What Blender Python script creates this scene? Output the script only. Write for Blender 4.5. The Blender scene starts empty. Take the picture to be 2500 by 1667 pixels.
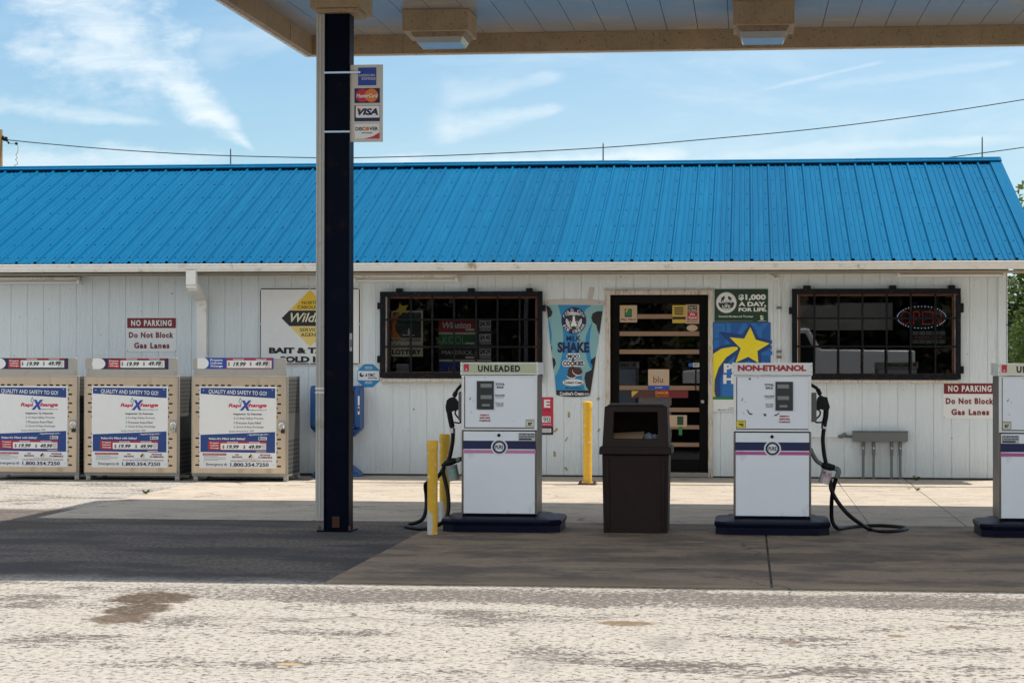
import bpy, bmesh, math, random
from mathutils import Vector, Matrix
R = math.radians
random.seed(7)
sc = bpy.context.scene
C = sc.collection

# ------------------------------------------------------------------ camera
FPX, CX, CY = 5141.0, 1250.0, 833.5          # focal length and centre in photo pixels (2500 wide)
CAM = Vector((0.0, 0.0, 1.37))
YAW = math.atan(572 / FPX); PITCH = math.atan((880 - CY) / FPX); ROLL = 0.0013
ROT = (Matrix.Rotation(YAW, 3, 'Z') @ Matrix.Rotation(math.pi / 2 + PITCH, 3, 'X') @ Matrix.Rotation(ROLL, 3, 'Z'))
cd = bpy.data.cameras.new('camera'); cam = bpy.data.objects.new('camera', cd); C.objects.link(cam)
cam.matrix_world = Matrix.Translation(CAM) @ ROT.to_4x4()
cd.lens = 36 * FPX / 2500; cd.sensor_width = 36; cd.clip_start = 0.1; cd.clip_end = 3000
sc.camera = cam

def ray(px, py):
    return ROT @ Vector(((px - CX) / FPX, -(py - CY) / FPX, -1.0))
def at(px, py, Y):                 # where the sight line of a photo pixel meets the upright plane y = Y
    d = ray(px, py); return CAM + d * ((Y - CAM.y) / d.y)
def gnd(px, py, z=0.0):            # ... and the level plane z
    d = ray(px, py); return CAM + d * ((z - CAM.z) / d.z)

# ------------------------------------------------------------------ light
SUN = Vector((0.355, 0.20, 1.0)).normalized()
EL = math.asin(SUN.z); AZ = math.atan2(SUN.x, SUN.y)
sl = bpy.data.lights.new('sun', 'SUN'); sl.energy = 4.6; sl.angle = R(0.55); sl.color = (1.0, 0.93, 0.83)
so = bpy.data.objects.new('sun', sl); C.objects.link(so); so.rotation_euler = SUN.to_track_quat('Z', 'Y').to_euler()
sc.view_settings.view_transform = 'Standard'; sc.view_settings.look = 'None'
sc.view_settings.exposure = 0.46; sc.view_settings.gamma = 1.0

class NT:
    """small helper to write node trees"""
    def __init__(s, tree): s.t = tree; s.n = tree.nodes; s.l = tree.links
    def new(s, typ, **kw):
        n = s.n.new(typ)
        for k, v in kw.items(): setattr(n, k, v)
        return n
    def inp(s, sock, v):
        if v is None: return
        if isinstance(v, bpy.types.NodeSocket): s.l.new(v, sock)
        else:
            if hasattr(sock.default_value, '__len__') and not hasattr(v, '__len__'): v = (v,) * len(sock.default_value)
            if hasattr(v, '__len__') and len(sock.default_value) == 4 and len(v) == 3: v = (*v, 1)
            sock.default_value = v
    def math(s, op, a, b=None, c=None, clamp=False):
        n = s.new('ShaderNodeMath', operation=op); n.use_clamp = clamp
        for i, v in enumerate((a, b, c)): s.inp(n.inputs[i], v)
        return n.outputs[0]
    def mix(s, f, a, b, blend='MIX'):
        n = s.new('ShaderNodeMix', data_type='RGBA', blend_type=blend); n.clamp_factor = True
        s.inp(n.inputs[0], f); s.inp(n.inputs[6], a); s.inp(n.inputs[7], b)
        return n.outputs[2]
    def noise(s, vec, scale, detail=3, rough=0.5, dist=0.0):
        n = s.new('ShaderNodeTexNoise'); s.inp(n.inputs['Vector'], vec); n.inputs['Scale'].default_value = scale
        n.inputs['Detail'].default_value = detail; n.inputs['Roughness'].default_value = rough
        n.inputs['Distortion'].default_value = dist
        return n.outputs['Fac']
    def ramp(s, f, lo, hi):          # smooth 0..1 between lo and hi
        n = s.new('ShaderNodeMapRange', interpolation_type='SMOOTHSTEP')
        s.inp(n.inputs[0], f); s.inp(n.inputs[1], lo); s.inp(n.inputs[2], hi)
        return n.outputs[0]
    def scale(s, vec, v):
        n = s.new('ShaderNodeMapping'); s.inp(n.inputs[0], vec); n.inputs['Scale'].default_value = v
        return n.outputs[0]
    def xyz(s, vec):
        n = s.new('ShaderNodeSeparateXYZ'); s.inp(n.inputs[0], vec); return n.outputs
    def comb(s, x, y, z):
        n = s.new('ShaderNodeCombineXYZ')
        for i, v in enumerate((x, y, z)): s.inp(n.inputs[i], v)
        return n.outputs[0]

w = bpy.data.worlds.new('World'); sc.world = w; w.use_nodes = True
T = NT(w.node_tree); bg = T.n['Background']
sky = T.new('ShaderNodeTexSky', sky_type='NISHITA'); sky.sun_disc = False
sky.sun_elevation = EL; sky.sun_rotation = AZ; sky.altitude = 0; sky.air_density = 1.0; sky.dust_density = 0.6; sky.ozone_density = 1.2
dirv = T.new('ShaderNodeTexCoord').outputs['Generated']
x_, y_, z_ = T.xyz(dirv)
ys = T.math('MAXIMUM', y_, 0.08)
u_ = T.math('DIVIDE', x_, ys); v_ = T.math('DIVIDE', z_, ys)
uv = T.comb(u_, v_, 0.0)
warp = T.math('SUBTRACT', T.noise(T.scale(uv, (1, 2.2, 1)), 16, 6, 0.62), 0.5)
warp2 = T.math('SUBTRACT', T.noise(T.scale(uv, (1, 1.6, 1)), 40, 5, 0.6), 0.5)
streak = T.noise(T.scale(uv, (1.0, 5.0, 1)), 22, 6, 0.65, 0.6)
total = None
def wisp(ax, ay, bx, by, w0, w1, st, soft=1.0):
    global total
    a = ray(ax, ay); b = ray(bx, by); au, av, bu, bv = a.x / a.y, a.z / a.y, b.x / b.y, b.z / b.y
    du, dv = bu - au, bv - av; L = math.hypot(du, dv); du /= L; dv /= L
    ru = T.math('SUBTRACT', u_, au); rv = T.math('SUBTRACT', v_, av)
    t = T.math('DIVIDE', T.math('ADD', T.math('MULTIPLY', ru, du), T.math('MULTIPLY', rv, dv)), L)
    d = T.math('ABSOLUTE', T.math('SUBTRACT', T.math('MULTIPLY', ru, dv), T.math('MULTIPLY', rv, du)))
    wid = T.math('MULTIPLY_ADD', t, (w1 - w0) / FPX, w0 / FPX)
    wid = T.math('MAXIMUM', wid, 2 / FPX)
    q = T.math('DIVIDE', d, wid)
    q = T.math('ADD', q, T.math('MULTIPLY', warp, 3.0)); q = T.math('ADD', q, T.math('MULTIPLY', warp2, 2.4))
    m = T.math('SUBTRACT', 1.0, T.ramp(q, -0.1, 1.45))
    tt = T.math('ADD', t, T.math('MULTIPLY', warp, 0.3))
    ends = T.math('MULTIPLY', T.ramp(tt, -0.12, 0.15), T.math('SUBTRACT', 1.0, T.ramp(tt, 0.88, 1.08)))
    m = T.math('MULTIPLY', T.math('MULTIPLY', m, ends), st)
    m = T.math('MULTIPLY', m, T.math('MULTIPLY_ADD', streak, 1.7, 0.10))
    total = m if total is None else T.math('MAXIMUM', total, m)
for q in [(60, -60, 420, 200, 190, 110, 0.62), (330, 110, 615, 365, 105, 8, 0.66), (-80, 245, 380, 300, 34, 12, 0.42),
          (-60, 395, 560, 392, 45, 30, 0.5), (1060, 322, 1370, 262, 44, 10, 0.42), (1080, 240, 1370, 185, 44, 12, 0.28),
          (1850, 222, 2160, 150, 8, 5, 0.28), (2000, 212, 2500, 150, 14, 10, 0.2), (1700, 385, 2500, 335, 22, 14, 0.3),
          (850, 420, 1700, 372, 36, 20, 0.55), (480, 140, 760, 60, 60, 30, 0.25)]:
    wisp(*q)
veil = T.math('MULTIPLY', T.ramp(T.noise(T.scale(dirv, (1, 1, 4.0)), 7, 6, 0.62, 0.5), 0.40, 0.80), 0.40); sideh = T.ramp(u_, -0.36, 0.02); veil = T.math('MULTIPLY', veil, T.math('MULTIPLY_ADD', sideh, 0.7, 0.3))
hz = T.math('MULTIPLY', T.math('SUBTRACT', 1.0, T.ramp(z_, 0.04, 0.26)), T.math('MULTIPLY_ADD', sideh, 0.20, 0.22))
total = T.math('ADD', T.math('MAXIMUM', total, veil), hz, clamp=True)
skyc = T.mix(1.0, sky.outputs[0], (0.68, 0.99, 1.15), 'MULTIPLY')
front = T.mix(total, skyc, (7.6, 8.5, 9.0))
# added unseen cloud overhead and behind the viewpoint, a fill for shaded fronts
fill_cov = T.ramp(T.noise(dirv, 2.6, 6, 0.6, 0.4), 0.36, 0.58)
fill_cloud = T.mix(T.noise(dirv, 5.0, 4, 0.6), (8.0, 8.5, 8.8), (13.6, 14.0, 14.2))
rest = T.mix(T.math('MULTIPLY', fill_cov, 0.95), skyc, fill_cloud)
fw = T.math('MULTIPLY', T.ramp(y_, 0.10, 0.40), T.math('SUBTRACT', 1.0, T.ramp(z_, 0.30, 0.50)))
T.l.new(T.mix(fw, rest, front), bg.inputs[0]); bg.inputs[1].default_value = 0.085

# ------------------------------------------------------------------ materials
MATS = {}
def mat(name, col, rough=0.6, metal=0.0, var=0.12, vscale=6.0, bump=0.0, bscale=80.0, spec=0.5, dirt=None, dirt_amt=0.0, dscale=5.0, stretch=(1, 1, 1), emit=None):
    if name in MATS: return MATS[name]
    m = bpy.data.materials.new(name); m.use_nodes = True; t = NT(m.node_tree); b = t.n['Principled BSDF']
    oc = t.scale(t.new('ShaderNodeTexCoord').outputs['Object'], stretch)
    n1 = t.noise(oc, vscale, 5, 0.6)
    k = 1 - var
    c = t.mix(n1, tuple(x * (1 - var) for x in col), tuple(min(1, x * (1 + var)) for x in col))
    if dirt:
        n2 = t.ramp(t.noise(oc, dscale, 6, 0.65), 0.62 - 0.25 * dirt_amt, 0.75)
        c = t.mix(n2, c, dirt)
    t.inp(b.inputs['Base Color'], c); b.inputs['Roughness'].default_value = rough; b.inputs['Metallic'].default_value = metal
    b.inputs['Specular IOR Level'].default_value = spec
    if bump:
        bn = t.new('ShaderNodeBump'); bn.inputs['Strength'].default_value = bump; bn.inputs['Distance'].default_value = 0.01
        t.inp(bn.inputs['Height'], t.noise(oc, bscale, 4, 0.6)); t.l.new(bn.outputs[0], b.inputs['Normal'])
    if emit:
        t.inp(b.inputs['Emission Color'], emit[:3]); b.inputs['Emission Strength'].default_value = emit[3]
    MATS[name] = m; return m
def ink(name, col, rough=0.5):
    return mat('ink_' + name, col, rough, var=0.06, vscale=14)
INK = dict(white=(.78, .79, .78), black=(.012, .012, .014), red=(.42, .018, .03), darkred=(.20, .012, .018), blue=(.012, .05, .22), navy=(.008, .014, .075),
           royal=(.015, .06, .36), yellow=(.80, .53, .03), paleyellow=(.80, .62, .18), cream=(.74, .70, .52), green=(.015, .19, .04), darkgreen=(.008, .045, .014),
           teal=(.22, .44, .47), sky=(.02, .24, .50), star=(.88, .72, .02), poster=(.012, .10, .36), posterlite=(.02, .16, .47), posterdark=(.008, .05, .20),
           orange=(.75, .20, .02), pink=(.58, .22, .40), magenta=(.48, .10, .30), tan=(.50, .36, .24), grey=(.30, .31, .32), dark=(.03, .034, .04), lcd=(.20, .23, .21),
           brown=(.07, .025, .02), gold=(.55, .38, .04), silver=(.55, .56, .57), ltgreen=(.50, .55, .36), amber=(.80, .62, .05), mint=(.2, .5, .35), crimson=(.55, .02, .06), maroon=(.16, .008, .012))
def I(n): return ink(n, INK[n])

WHITE = mat('white_enamel', (.84, .88, .92), 0.38, var=0.05, vscale=3, dirt=(.46, .46, .43), dirt_amt=0.15, dscale=3, bump=.02, bscale=60)
TRIM = mat('white_aluminium', (.84, .83, .79), 0.42, var=0.1, vscale=8, dirt=(.40, .33, .22), dirt_amt=0.3, dscale=5)
CREAM = mat('weathered_cream_paint', (.36, .265, .165), 0.6, var=0.35, vscale=3, dirt=(.055, .028, .013), dirt_amt=0.34, dscale=42, bump=.15, bscale=30)
SOFFIT = mat('canopy_soffit_paint', (.26, .275, .29), 0.28, var=0.07, vscale=2, dirt=(.42, .34, .24), dirt_amt=0.4, dscale=2.2)
NAVY = mat('navy_steel_paint', (.0015, .003, .011), 0.45, var=0.3, vscale=6, dirt=(.015, .007, .005), dirt_amt=0.2, dscale=6, spec=0.06)
BASEBLUE = mat('navy_plastic_base', (.0025, .005, .018), 0.42, var=0.35, vscale=7, spec=.15, dirt=(.016, .014, .015), dirt_amt=.35, dscale=7, bump=.1, bscale=40)
BLACK = mat('black_rubber', (.006, .006, .007), 0.5, var=0.2, spec=.25)
BLACKIRON = mat('black_iron', (.004, .005, .008), 0.42, var=0.4, vscale=20, spec=.2, dirt=(.10, .045, .02), dirt_amt=0.25, dscale=25)
STEEL = mat('dull_steel', (.42, .41, .39), 0.42, metal=0.7, var=0.2, vscale=9)
GALV = mat('galvanised_sheet', (.74, .60, .45), 0.30, metal=0.9, var=0.14, vscale=2.2, dirt=(.50, .36, .22), dirt_amt=0.35, dscale=1.3, bump=.015, bscale=12, stretch=(3.0, 1, .5))
GREYPAINT = mat('grey_electrical_paint', (.15, .155, .15), 0.5, var=0.15)
def roof_mat():
    m = bpy.data.materials.new('blue_roof_sheet'); m.use_nodes = True; t = NT(m.node_tree); b = t.n['Principled BSDF']
    oc = t.new('ShaderNodeTexCoord').outputs['Object']; x, y, z = t.xyz(oc)
    wn = t.new('ShaderNodeTexWhiteNoise', noise_dimensions='1D'); t.inp(wn.inputs['W'], t.math('FLOOR', t.math('DIVIDE', x, .9144)))
    c = t.mix(wn.outputs['Value'], (.001, .080, .182), (.001, .096, .210))                       # each sheet fades a little differently
    st = t.noise(t.scale(oc, (9, .5, .5)), 1.5, 5, 0.65)
    c = t.mix(t.math('MULTIPLY', t.ramp(st, .45, .75), .45), c, (.004, .128, .25))              # chalky streaks down the slope
    c = t.mix(t.math('MULTIPLY', t.ramp(t.noise(oc, 1.4, 6, .7), .55, .75), .35), c, (.002, .078, .17))
    c = t.mix(t.math('MULTIPLY', t.ramp(t.noise(oc, 45, 2, .5), .60, .72), .25), c, (.008, .16, .30))
    t.inp(b.inputs['Base Color'], c); b.inputs['Roughness'].default_value = .7; b.inputs['Specular IOR Level'].default_value = .04
    return m
ROOFBLUE = roof_mat()
CHROME = mat('bright_steel', (.62, .62, .63), 0.22, metal=1.0, var=0.1)
BROWNPL = mat('brown_bin_plastic', (.017, .0065, .0045), 0.6, var=0.25, vscale=5, spec=.3, dirt=(.022, .013, .011), dirt_amt=0.3, dscale=6, bump=.25, bscale=120)
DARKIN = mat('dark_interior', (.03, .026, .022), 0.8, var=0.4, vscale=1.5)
WOODRED = mat('stained_frame_wood', (.13, .045, .018), 0.6, var=0.4, vscale=20, stretch=(1, 1, 1))
PEEL = mat('peeling_white_wood', (.60, .55, .47), 0.7, var=0.1, vscale=12, dirt=(.22, .14, .08), dirt_amt=0.62, dscale=16, stretch=(3, 3, .5))
BLUEPL = mat('blue_phone_plastic', (.003, .062, .24), 0.4, var=0.1)
BARK = mat('bark', (.10, .07, .045), 0.85, var=0.4, vscale=9, bump=.5, bscale=20)
CUT = mat('hole_black', (.004, .004, .004), 0.9, var=0.0)
TANSLAT = mat('tan_slat', (.27, .165, .10), 0.6, var=0.12)

def siding_mat():
    m = bpy.data.materials.new('white_wood_siding'); m.use_nodes = True; t = NT(m.node_tree); b = t.n['Principled BSDF']
    oc = t.new('ShaderNodeTexCoord').outputs['Object']
    x, y, z = t.xyz(oc)
    g = t.noise(t.scale(oc, (9, 9, 1.1)), 3.0, 5, 0.6, 2.2)
    big = t.noise(oc, 0.9, 4, 0.6)
    c = t.mix(big, (.68, .755, .785), (.77, .82, .83))
    sp = t.ramp(t.noise(oc, 16, 2, 0.5), 0.735, 0.76)                   # specks of bare wood and mud
    c = t.mix(t.math('MULTIPLY', sp, 0.7), c, (.12, .09, .06))
    low = t.math('SUBTRACT', 1.0, t.ramp(t.math('ADD', z, t.math('MULTIPLY', t.noise(oc, 5, 5, 0.6), 0.5)), 0.25, 0.75))
    c = t.mix(t.math('MULTIPLY', low, 0.3), c, (.48, .47, .42))         # splash dirt along the foot of the wall
    drip = t.ramp(t.noise(t.scale(oc, (7, 7, .25)), 2.0, 4, 0.6), 0.58, 0.72)
    c = t.mix(t.math('MULTIPLY', drip, 0.12), c, (.50, .45, .36))
    t.inp(b.inputs['Base Color'], c); b.inputs['Roughness'].default_value = 0.62
    bn = t.new('ShaderNodeBump'); bn.inputs['Strength'].default_value = 0.8; bn.inputs['Distance'].default_value = 0.014
    t.inp(bn.inputs['Height'], g); t.l.new(bn.outputs[0], b.inputs['Normal'])
    return m
SIDING = siding_mat()

def glass_mat(name, tint, extra=0.0):
    m = bpy.data.materials.new(name); m.use_nodes = True; t = NT(m.node_tree); out = t.n['Material Output']
    t.n.remove(t.n['Principled BSDF'])
    tr = t.new('ShaderNodeBsdfTransparent'); tr.inputs[0].default_value = (*tint, 1)
    gl = t.new('ShaderNodeBsdfGlossy'); gl.inputs['Roughness'].default_value = 0.01; gl.inputs[0].default_value = (.95, .96, 1, 1)
    fr = t.new('ShaderNodeFresnel'); fr.inputs[0].default_value = 1.52
    oc = t.new('ShaderNodeTexCoord').outputs['Object']
    bn = t.new('ShaderNodeBump'); bn.inputs['Strength'].default_value = 0.02; t.inp(bn.inputs['Height'], t.noise(oc, 2.0, 2)); t.l.new(bn.outputs[0], gl.inputs['Normal'])
    mx = t.new('ShaderNodeMixShader'); t.inp(mx.inputs[0], t.math('ADD', fr.outputs[0], extra)); t.l.new(tr.outputs[0], mx.inputs[1]); t.l.new(gl.outputs[0], mx.inputs[2])
    t.l.new(mx.outputs[0], out.inputs[0]); return m
GLASS = glass_mat('tinted_window_glass', (.58, .59, .60), 0.045)

def ground_mat(kind):
    m = bpy.data.materials.new(kind); m.use_nodes = True; t = NT(m.node_tree); b = t.n['Principled BSDF']
    oc = t.new('ShaderNodeTexCoord').outputs['Object']; x, y, z = t.xyz(oc)
    fine = t.noise(oc, 30, 4, 0.7); med = t.noise(oc, 8, 7, 0.72); big = t.noise(oc, 0.8, 5, 0.6)
    def ell(cx, cy, rx, ry, wob=0.9):
        a = t.math('DIVIDE', t.math('SUBTRACT', x, cx), rx); c_ = t.math('DIVIDE', t.math('SUBTRACT', y, cy), ry)
        d = t.math('SQRT', t.math('ADD', t.math('MULTIPLY', a, a), t.math('MULTIPLY', c_, c_)))
        d = t.math('ADD', d, t.math('MULTIPLY', t.math('SUBTRACT', med, 0.5), wob))
        return t.math('SUBTRACT', 1.0, t.ramp(d, 0.75, 1.1))
    if kind == 'old_asphalt':
        wob = t.math('MULTIPLY', t.math('SUBTRACT', t.noise(oc, 1.6, 5, 0.6), 0.5), 0.9)
        ly = t.math('ADD', y, wob); lx = t.math('ADD', x, wob)
        # tyre-darkened band along the pad edge
        band = t.math('MULTIPLY', t.ramp(ly, 11.65, 11.95), t.math('SUBTRACT', 1.0, t.ramp(ly, 12.35, 12.7)))
        band = t.math('MULTIPLY', band, t.ramp(lx, -4.2, -2.0))
        flat = t.scale(oc, (1.25, 1.0, 1))
        grit = t.math('ADD', t.math('MULTIPLY', t.noise(flat, 21, 8, 0.80), 0.7), t.math('MULTIPLY', fine, 0.3))
        c = t.mix(t.ramp(grit, 0.36, 0.54), (.115, .10, .086), (.345, .318, .280))
        c = t.mix(t.math('MULTIPLY', t.ramp(t.noise(oc, 55, 2, 0.5), 0.55, 0.70), 0.4), c, (.26, .22, .18))
        dk = t.ramp(t.noise(t.scale(oc, (.6, 1.1, 1)), 1.5, 6, 0.7), 0.48, 0.66)
        dkb = t.math('MAXIMUM', dk, band)
        hole = t.math('SUBTRACT', 1.0, t.ramp(t.math('SUBTRACT', grit, t.math('MULTIPLY', dkb, 0.10)), 0.415, 0.468))
        c = t.mix(t.math('MULTIPLY', hole, 0.92), c, (.036, .029, .024))
        c = t.mix(t.math('MULTIPLY', dkb, 0.34), c, (.15, .13, .115))
        trk = t.ramp(t.noise(t.scale(oc, (.10, 2.4, 1)), 1.6, 5, 0.6), 0.54, 0.68); c = t.mix(t.math('MULTIPLY', trk, t.math('MULTIPLY_ADD', t.ramp(grit, .36, .52), -.35, .60)), c, (.13, .115, .10))
        rust = t.ramp(t.noise(t.scale(oc, (.8, 1, 1)), 4.0, 5, 0.7), 0.66, 0.76); c = t.mix(t.math('MULTIPLY', rust, 0.35), c, (.24, .15, .09))
        peb = t.ramp(t.noise(oc, 13, 1, 0.4), 0.70, 0.74)
        c = t.mix(t.math('MULTIPLY', peb, 0.7), c, (.17, .11, .065))
        # fuel lane: oil-darkened asphalt, with canopy shade painted into its colour too
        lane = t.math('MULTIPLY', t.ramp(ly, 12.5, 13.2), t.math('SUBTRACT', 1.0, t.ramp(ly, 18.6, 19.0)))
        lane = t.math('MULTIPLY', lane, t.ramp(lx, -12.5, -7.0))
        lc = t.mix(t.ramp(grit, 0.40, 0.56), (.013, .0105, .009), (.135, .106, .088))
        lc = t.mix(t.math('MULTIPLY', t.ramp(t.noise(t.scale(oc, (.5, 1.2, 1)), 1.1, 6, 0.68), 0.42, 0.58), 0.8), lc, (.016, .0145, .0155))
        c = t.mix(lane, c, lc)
        for px, py, rx, ry, col, st in [(372, 1460, .26, .34, (.042, .023, .006), .97), (338, 1486, .19, .30, (.042, .023, .006), .95), (295, 1510, .17, .24, (.06, .032, .013), .9),
                                        (1532, 1521, .155, .11, (.13, .085, .04), .95), (1625, 1568, .11, .35, (.10, .085, .08), .32), (1315, 1620, .14, .35, (.13, .11, .10), .28),
                                        (50, 1284, .32, .22, (.05, .03, .015), .8), (705, 1620, .06, .035, (.42, .27, .10), .7), (1930, 1567, .06, .05, (.10, .06, .03), .8), (2340, 1530, .07, .06, (.10, .06, .03), .8), (2190, 1552, .05, .06, (.12, .075, .03), .8)]:
            p = gnd(px, py); c = t.mix(t.math('MULTIPLY', t.math('MULTIPLY', ell(p.x, p.y, rx, ry, 1.7), st), t.math('SUBTRACT', 1.0, t.math('MULTIPLY', t.ramp(grit, .50, .60), .35))), c, col)
        far = t.ramp(t.math('ADD', y, t.math('MULTIPLY', big, 6)), 40, 46)
        c = t.mix(far, c, (.10, .13, .04))                                # rough grass beyond the building
        hgt = t.math('ADD', fine, t.math('MULTIPLY', med, 0.6)); bs = 0.45; b.inputs['Roughness'].default_value = 0.92
    else:
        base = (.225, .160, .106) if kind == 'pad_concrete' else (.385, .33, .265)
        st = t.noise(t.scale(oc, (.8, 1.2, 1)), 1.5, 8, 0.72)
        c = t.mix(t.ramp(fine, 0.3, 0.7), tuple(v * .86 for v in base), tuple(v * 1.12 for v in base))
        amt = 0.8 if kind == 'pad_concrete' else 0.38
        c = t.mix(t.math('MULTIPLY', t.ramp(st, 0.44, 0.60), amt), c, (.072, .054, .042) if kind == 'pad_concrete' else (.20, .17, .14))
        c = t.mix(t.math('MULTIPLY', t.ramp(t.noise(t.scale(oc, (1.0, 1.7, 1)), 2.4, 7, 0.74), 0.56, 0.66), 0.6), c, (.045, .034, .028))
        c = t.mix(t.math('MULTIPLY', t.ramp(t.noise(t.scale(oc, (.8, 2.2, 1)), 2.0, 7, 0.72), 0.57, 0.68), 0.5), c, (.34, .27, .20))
        c = t.mix(t.math('MULTIPLY', t.ramp(t.noise(oc, 22, 1, 0.4), 0.72, 0.75), 0.6), c, (.08, .06, .05))
        if kind == 'pad_concrete':
            for px, py, rx, ry, s_ in [(1990, 1362, .9, .35, .6), (1700, 1370, .8, .3, .5), (1270, 1420, 1.2, .3, .35)]:
                p = gnd(px, py); c = t.mix(t.math('MULTIPLY', ell(p.x, p.y, rx, ry, 1.4), s_), c, (.05, .034, .022))
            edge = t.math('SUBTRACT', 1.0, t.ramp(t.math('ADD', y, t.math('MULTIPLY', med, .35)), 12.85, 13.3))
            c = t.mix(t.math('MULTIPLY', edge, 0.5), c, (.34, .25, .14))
        hgt = t.math('ADD', fine, t.math('MULTIPLY', st, 1.5)); bs = 0.3; b.inputs['Roughness'].default_value = 0.82
    vw = t.new('ShaderNodeVectorMath', operation='ADD'); wv = t.new('ShaderNodeTexNoise'); t.inp(wv.inputs['Vector'], oc); wv.inputs['Scale'].default_value = 1.3; wv.inputs['Detail'].default_value = 6
    t.l.new(oc, vw.inputs[0]); t.l.new(wv.outputs['Color'], vw.inputs[1])
    vo = t.new('ShaderNodeTexVoronoi', feature='DISTANCE_TO_EDGE'); t.l.new(vw.outputs[0], vo.inputs['Vector']); vo.inputs['Scale'].default_value = 0.42
    ck = t.math('SUBTRACT', 1.0, t.ramp(vo.outputs['Distance'], 0.0, 0.010)); ck = t.math('MULTIPLY', ck, t.ramp(t.noise(oc, .5, 3, .5), 0.45, 0.6))
    c = t.mix(t.math('MULTIPLY', ck, 0.8), c, (.03, .025, .02))
    t.inp(b.inputs['Base Color'], c)
    bn = t.new('ShaderNodeBump'); bn.inputs['Strength'].default_value = bs; bn.inputs['Distance'].default_value = 0.012
    t.inp(bn.inputs['Height'], hgt); t.l.new(bn.outputs[0], b.inputs['Normal'])
    return m

def worn_yellow(name, worn):
    m = bpy.data.materials.new(name); m.use_nodes = True; t = NT(m.node_tree); b = t.n['Principled BSDF']
    oc = t.new('ShaderNodeTexCoord').outputs['Object']; x, y, z = t.xyz(oc)
    n = t.noise(oc, 24, 5, 0.65); c = t.mix(n, (.62, .33, .015), (.84, .50, .03))
    chips = t.ramp(t.noise(t.scale(oc, (1.5, 1.5, .8)), 26, 3, 0.6), 0.62, 0.66)
    c = t.mix(t.math('MULTIPLY', chips, 0.75), c, (.68, .62, .48))
    if worn:
        e = t.math('ADD', z, t.math('MULTIPLY', t.math('SUBTRACT', t.noise(oc, 9, 5, 0.6), 0.5), 0.5)); e = t.math('ADD', e, t.math('MULTIPLY', x, 4.0))
        c = t.mix(t.math('SUBTRACT', 1.0, t.ramp(e, worn, worn + .05)), c, t.mix(n, (.42, .42, .40), (.66, .65, .62)))
    t.inp(b.inputs['Base Color'], c); b.inputs['Roughness'].default_value = 0.5
    bn = t.new('ShaderNodeBump'); bn.inputs['Strength'].default_value = 0.3; bn.inputs['Distance'].default_value = .004
    t.inp(bn.inputs['Height'], chips); t.l.new(bn.outputs[0], b.inputs['Normal'])
    return m

def leaf_mat(name, a, bcol):
    m = bpy.data.materials.new(name); m.use_nodes = True; t = NT(m.node_tree); b = t.n['Principled BSDF']; out = t.n['Material Output']
    oc = t.new('ShaderNodeTexCoord').outputs['Object']
    c = t.mix(t.ramp(t.noise(oc, 3.5, 4, 0.7), 0.35, 0.68), a, bcol)
    t.inp(b.inputs['Base Color'], c); b.inputs['Roughness'].default_value = 0.55
    tl = t.new('ShaderNodeBsdfTranslucent'); t.inp(tl.inputs[0], t.mix(0.35, c, (.25, .35, .03)))
    mx = t.new('ShaderNodeMixShader'); mx.inputs[0].default_value = 0.35; t.l.new(b.outputs[0], mx.inputs[1]); t.l.new(tl.outputs[0], mx.inputs[2]); t.l.new(mx.outputs[0], out.inputs[0])
    return m
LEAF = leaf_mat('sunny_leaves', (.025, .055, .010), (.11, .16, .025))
LEAFD = leaf_mat('dark_leaves', (.012, .028, .008), (.04, .07, .016))

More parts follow.
